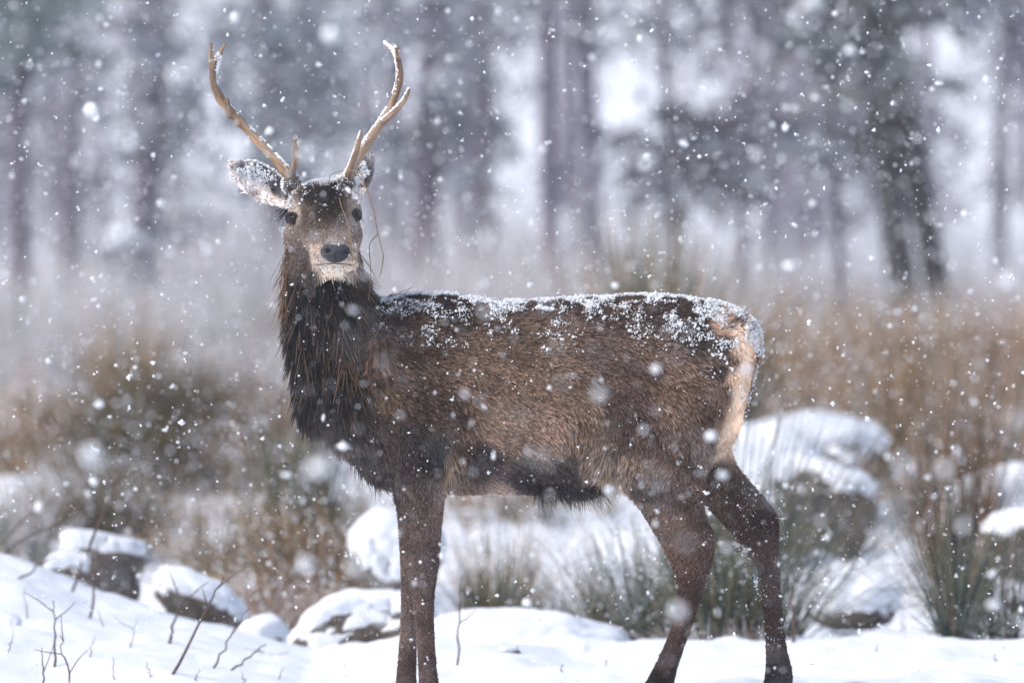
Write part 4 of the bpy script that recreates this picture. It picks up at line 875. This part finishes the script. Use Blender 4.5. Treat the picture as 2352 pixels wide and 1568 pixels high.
AR, PR = antler([[(793, 428, -.04, 17), (800, 405, -.04, 15), (820, 368, -.02, 13.5), (846, 326, .01, 13), (874, 286, .03, 12.5), (898, 246, .04, 10.5), (912, 210, .04, 9.5), (919, 172, .03, 8.5), (914, 135, .02, 8)],
                 [(915, 140, .02, 7), (905, 118, .03, 6), (882, 97, .05, 3)], [(915, 140, .02, 7), (912, 122, .01, 5.5), (910, 107, .0, 3.5)],
                 [(798, 412, -.05, 12), (810, 375, -.09, 10), (821, 340, -.12, 8), (830, 302, -.14, 3.5)], [(872, 288, .03, 10), (905, 258, .02, 8.5), (928, 232, .01, 7), (941, 204, .0, 3)]], 'tan antler with snow in its fork')
for o, PA, cov in ((AL, PL, 0.45), (AR, PR, 0.8)):
    pts, rr = [], []
    for bi, a in enumerate(PA):
        n_ = 900 if bi == 0 else 200
        i = RNG.random(n_) * (len(a) - 1.01); i0 = i.astype(int); fr = (i - i0)[:, None]; c = a[i0] * (1 - fr) + a[i0 + 1] * fr
        tg = a[i0 + 1, :3] - a[i0, :3]; tg /= np.linalg.norm(tg, axis=1, keepdims=True)
        side = np.array([1., 0, 0]) if o is AL else np.array([-1., 0, 0])
        up = np.array([0, 0, 1.]) + 0.75 * side + RNG.normal(0, 0.38, (n_, 3)); up -= tg * (up * tg).sum(1, keepdims=True); up /= np.linalg.norm(up, axis=1, keepdims=True)
        ok = ((i / len(a) < 0.5) | (o is AR) | (RNG.random(n_) < 0.12)) & (vnoise(c[:, :3] * 45 + bi) > 0.55 - cov - (0.25 if bi == 0 else 0) * (np.abs(tg[:, 2]) < .8)) & (np.abs(tg[:, 2]) < 0.985)
        p = c[:, :3] + up * (c[:, 3:4] * RNG.uniform(0.85, 1.12, (n_, 1))); pts.append(p[ok]); rr.append(RNG.uniform(0.0016, 0.0048, ok.sum()))
    v, f = lumps(np.concatenate(pts), np.concatenate(rr), ICO1, 0.35); s = obj('snow', mesh_np('snow', v, f), M_FLAKE, o, kind='stuff'); s.location = (0, 0, 0)

# snow lying on the coat ------------------------------------------------------
NS = 560000
ti = RNG.choice(nt_, NS, p=area / area.sum()); r1 = np.sqrt(RNG.random(NS)); r2 = RNG.random(NS)
sp = A_[ti] * (1 - r1)[:, None] + B_[ti] * (r1 * (1 - r2))[:, None] + C_[ti] * (r1 * r2)[:, None]; sn = tn_[ti]; sq = uv(sp); sr = region(sp, sq)
cl = fbm(sp * 22, 3); cl2 = vnoise(sp * 75)
topv = np.interp(sq[:, 0], [860, 900, 1000, 1100, 1200, 1300, 1400, 1500, 1600, 1650, 1700, 1740], [720, 690, 680, 691, 697, 692, 686, 684, 692, 708, 740, 780]); dep = sq[:, 1] - topv
heavy = np.interp(sq[:, 0], [860, 1000, 1200, 1400, 1480, 1560, 1700, 1745], [14, 17, 20, 18, 40, 72, 60, 45])
cover = 1.15 * np.exp(-np.clip(dep, 0, 400) / heavy * 1.1) + 0.06
cover = np.where(dep > 170, 0.02, cover) * (sr == 0)
band = np.exp(-((sq[:, 0] - 1180) / 170) ** 2 - ((sq[:, 1] - 750) / 45) ** 2) * 0.26; cover = cover + band * (sr == 0)
cover = np.where((sr == 1), 0.004, cover)
cover = np.where((sr == 2) & (sq[:, 1] < 478), 0.12 + 0.45 * (sq[:, 1] < 424), cover); cover = np.where((sr == 2) & (sq[:, 1] >= 478), 0.012, cover)
edge_e = (sq[:, 1] - np.interp(sq[:, 0], [520, 545, 600, 650], [378, 378, 398, 428]))
cover = np.where(sr == 3, np.where(edge_e < 12, 1.6, np.where(edge_e < 24, 0.8, np.where((edge_e > 70) | (sq[:, 0] < 540), 0.4, 0.03))), cover); cover = np.where(sr == 4, np.where(sq[:, 1] < 435, 0.9, 0.06), cover)
cover = np.where((sr == 0) & (dep > 120), 0.007, cover); cover = np.where((sr == 0) & (sq[:, 1] > 1080), 0.002, cover); cover = np.where((sr == 0) & (sq[:, 0] > 1690) & (dep > 45), 0.05, cover)
prob = np.clip(cover * (0.45 + 1.9 * cl + 1.0 * cl2), 0, 1)
prob *= np.where(sr >= 2, 1.6, 1.0)
ok = (RNG.random(NS) < prob * 0.9) & (sn[:, 1] < 0.6)
for eu, ev in eyes_px + ((770, 582),): ok &= ~(((sq[:, 0] - eu) / 30) ** 2 + ((sq[:, 1] - ev) / 22) ** 2 < 1)
hgt_ = np.where(sr >= 2, 0.006, np.where(sq[:, 0] > 1620, 0.016, 0.010)) + 0.006 * RNG.random(NS)
pp = sp + sn * hgt_[:, None]; pp = pp[ok]; rr = (RNG.lognormal(math.log(0.00135), 0.55, NS) * np.where(sr >= 3, 1.25, np.where(sr >= 2, 0.8, 1.0)))[ok]; rr = np.clip(rr, 0.0008, 0.007)
v, f = lumps(pp, rr, OCT, 0.45, (0.6, 1.3)); sd = obj('snow_dusting', mesh_np('snow_dusting', v, f), M_FLAKE, DEER, kind='stuff'); sd['label'] = 'white snow clumps lying on the coat'

# dry grass caught on the antler ----------------------------------------------------
gs = thing('grass_strand', 'dry grass strands hanging from the antler over the face', 'grass strand', tuple(at(815, 395, -.1)))
for pts in ([(815, 392), (838, 425), (857, 479), (868, 536), (881, 587)], [(868, 538), (849, 563), (851, 611), (850, 655), (846, 690)], [(881, 587), (878, 610), (873, 637)],
            [(788, 400), (778, 431), (782, 466), (799, 514), (806, 560), (810, 600)], [(756, 426), (760, 402), (790, 392)], [(802, 390), (830, 400), (838, 425)]):
    a = np.array([at(u, v, -.16 if u < 812 and v > 420 else -.11) for u, v in pts]); 
    if pts[0][0] == 788:
        a = np.array([np.array(h_[0]) + [0, -0.014, 0] if (h_ := hit(u, v))[0] is not None else at(u, v, -.12) for u, v in pts])
    a = catmull(a, 5); v, f = tubes(a[None], np.full((1, len(a)), 0.0017) * np.linspace(1, .6, len(a))[None], 5)
    obj('blade', mesh_np('blade', v, f, True, np.tile(lin((150, 122, 84)), (len(v), 1))), M_PLANT, gs)

# ------------------------------------------------------------------ falling snow
def fall(n_, d0, d1, base, med, name):
    D = (RNG.random(n_) * (d1 ** 3 - d0 ** 3) + d0 ** 3) ** (1 / 3)
    x = (RNG.uniform(-1.7, 1.7, n_) * 0.06) * D + RNG.uniform(-0.5, 0.5, n_); z = CAM_Z - RNG.uniform(-700, 1150, n_) / PXR * D + RNG.uniform(-.2, .2, n_); y = D + CAM_Y
    ok = z > ground_z(x, y, False) + 0.02
    p = np.stack([x, y, z], -1)[ok]; r = np.clip(RNG.lognormal(math.log(med), 0.5, len(p)), 0.0008, 0.009)
    return p, r
FL = Build()
p, r = fall(36000, 9, 33, OCT, 0.0016, 'a')
v, f = lumps(p, r, OCT, 0.4, (0.5, 1.6)); FL.add(v, f)
big = r > 0.003
off = RNG.normal(0, 1, (big.sum(), 3)) * r[big][:, None] * 0.8; v, f = lumps(p[big] + off, r[big] * 0.7, ICO1, 0.5, (0.5, 1.2)); FL.add(v, f)
p, r = fall(130, 13.5, 20.5, ICO2, 0.010, 'n'); r = RNG.uniform(0.006, 0.0135, len(p)); fq = uv(p); p = p[~((fq[:, 0] > 610) & (fq[:, 0] < 870) & (fq[:, 1] > 440) & (fq[:, 1] < 650))]; r = r[:len(p)]; v, f = lumps(p, r, ICO2, 0.35, (0.6, 1.2)); FL.add(v, f)
p, r = fall(820, 28, 48, ICO1, 0.010, 'm'); r = RNG.uniform(0.006, 0.013, len(p)); v, f = lumps(p, r, ICO1, 0.35, (0.6, 1.2)); FL.add(v, f)
p, r = fall(64000, 33, 85, OCT, 0.0030, 'b'); v, f = lumps(p, r, OCT, 0.3, (0.6, 1.2)); FL.add(v, f)
o = obj('falling_snow', FL.mesh('falling_snow'), M_FLAKE); o['kind'] = 'stuff'; o['label'] = 'heavy falling snowflakes filling the air'

# ------------------------------------------------------------------ haze
lo, hi = (-275, -75, -4), (275, 435, 58)
hv_ = np.array([[lo[0] if i & 1 == 0 else hi[0], lo[1] if i & 2 == 0 else hi[1], lo[2] if i & 4 == 0 else hi[2]] for i in range(8)], float)
hf = np.array([[0, 2, 3, 1], [4, 5, 7, 6], [0, 1, 5, 4], [2, 6, 7, 3], [0, 4, 6, 2], [1, 3, 7, 5]])
m = bpy.data.materials.new('haze'); m.use_nodes = True; n = m.node_tree; n.nodes.clear()
ou = n.nodes.new('ShaderNodeOutputMaterial'); pv = n.nodes.new('ShaderNodeVolumePrincipled'); pv.inputs['Color'].default_value = (0.94, 0.94, 0.96, 1); pv.inputs['Density'].default_value = 0.0007
n.links.new(pv.outputs[0], ou.inputs['Volume'])
o = obj('haze', mesh_np('haze', hv_, hf, False), m); o['kind'] = 'stuff'; o['label'] = 'pale snowy haze in the air'
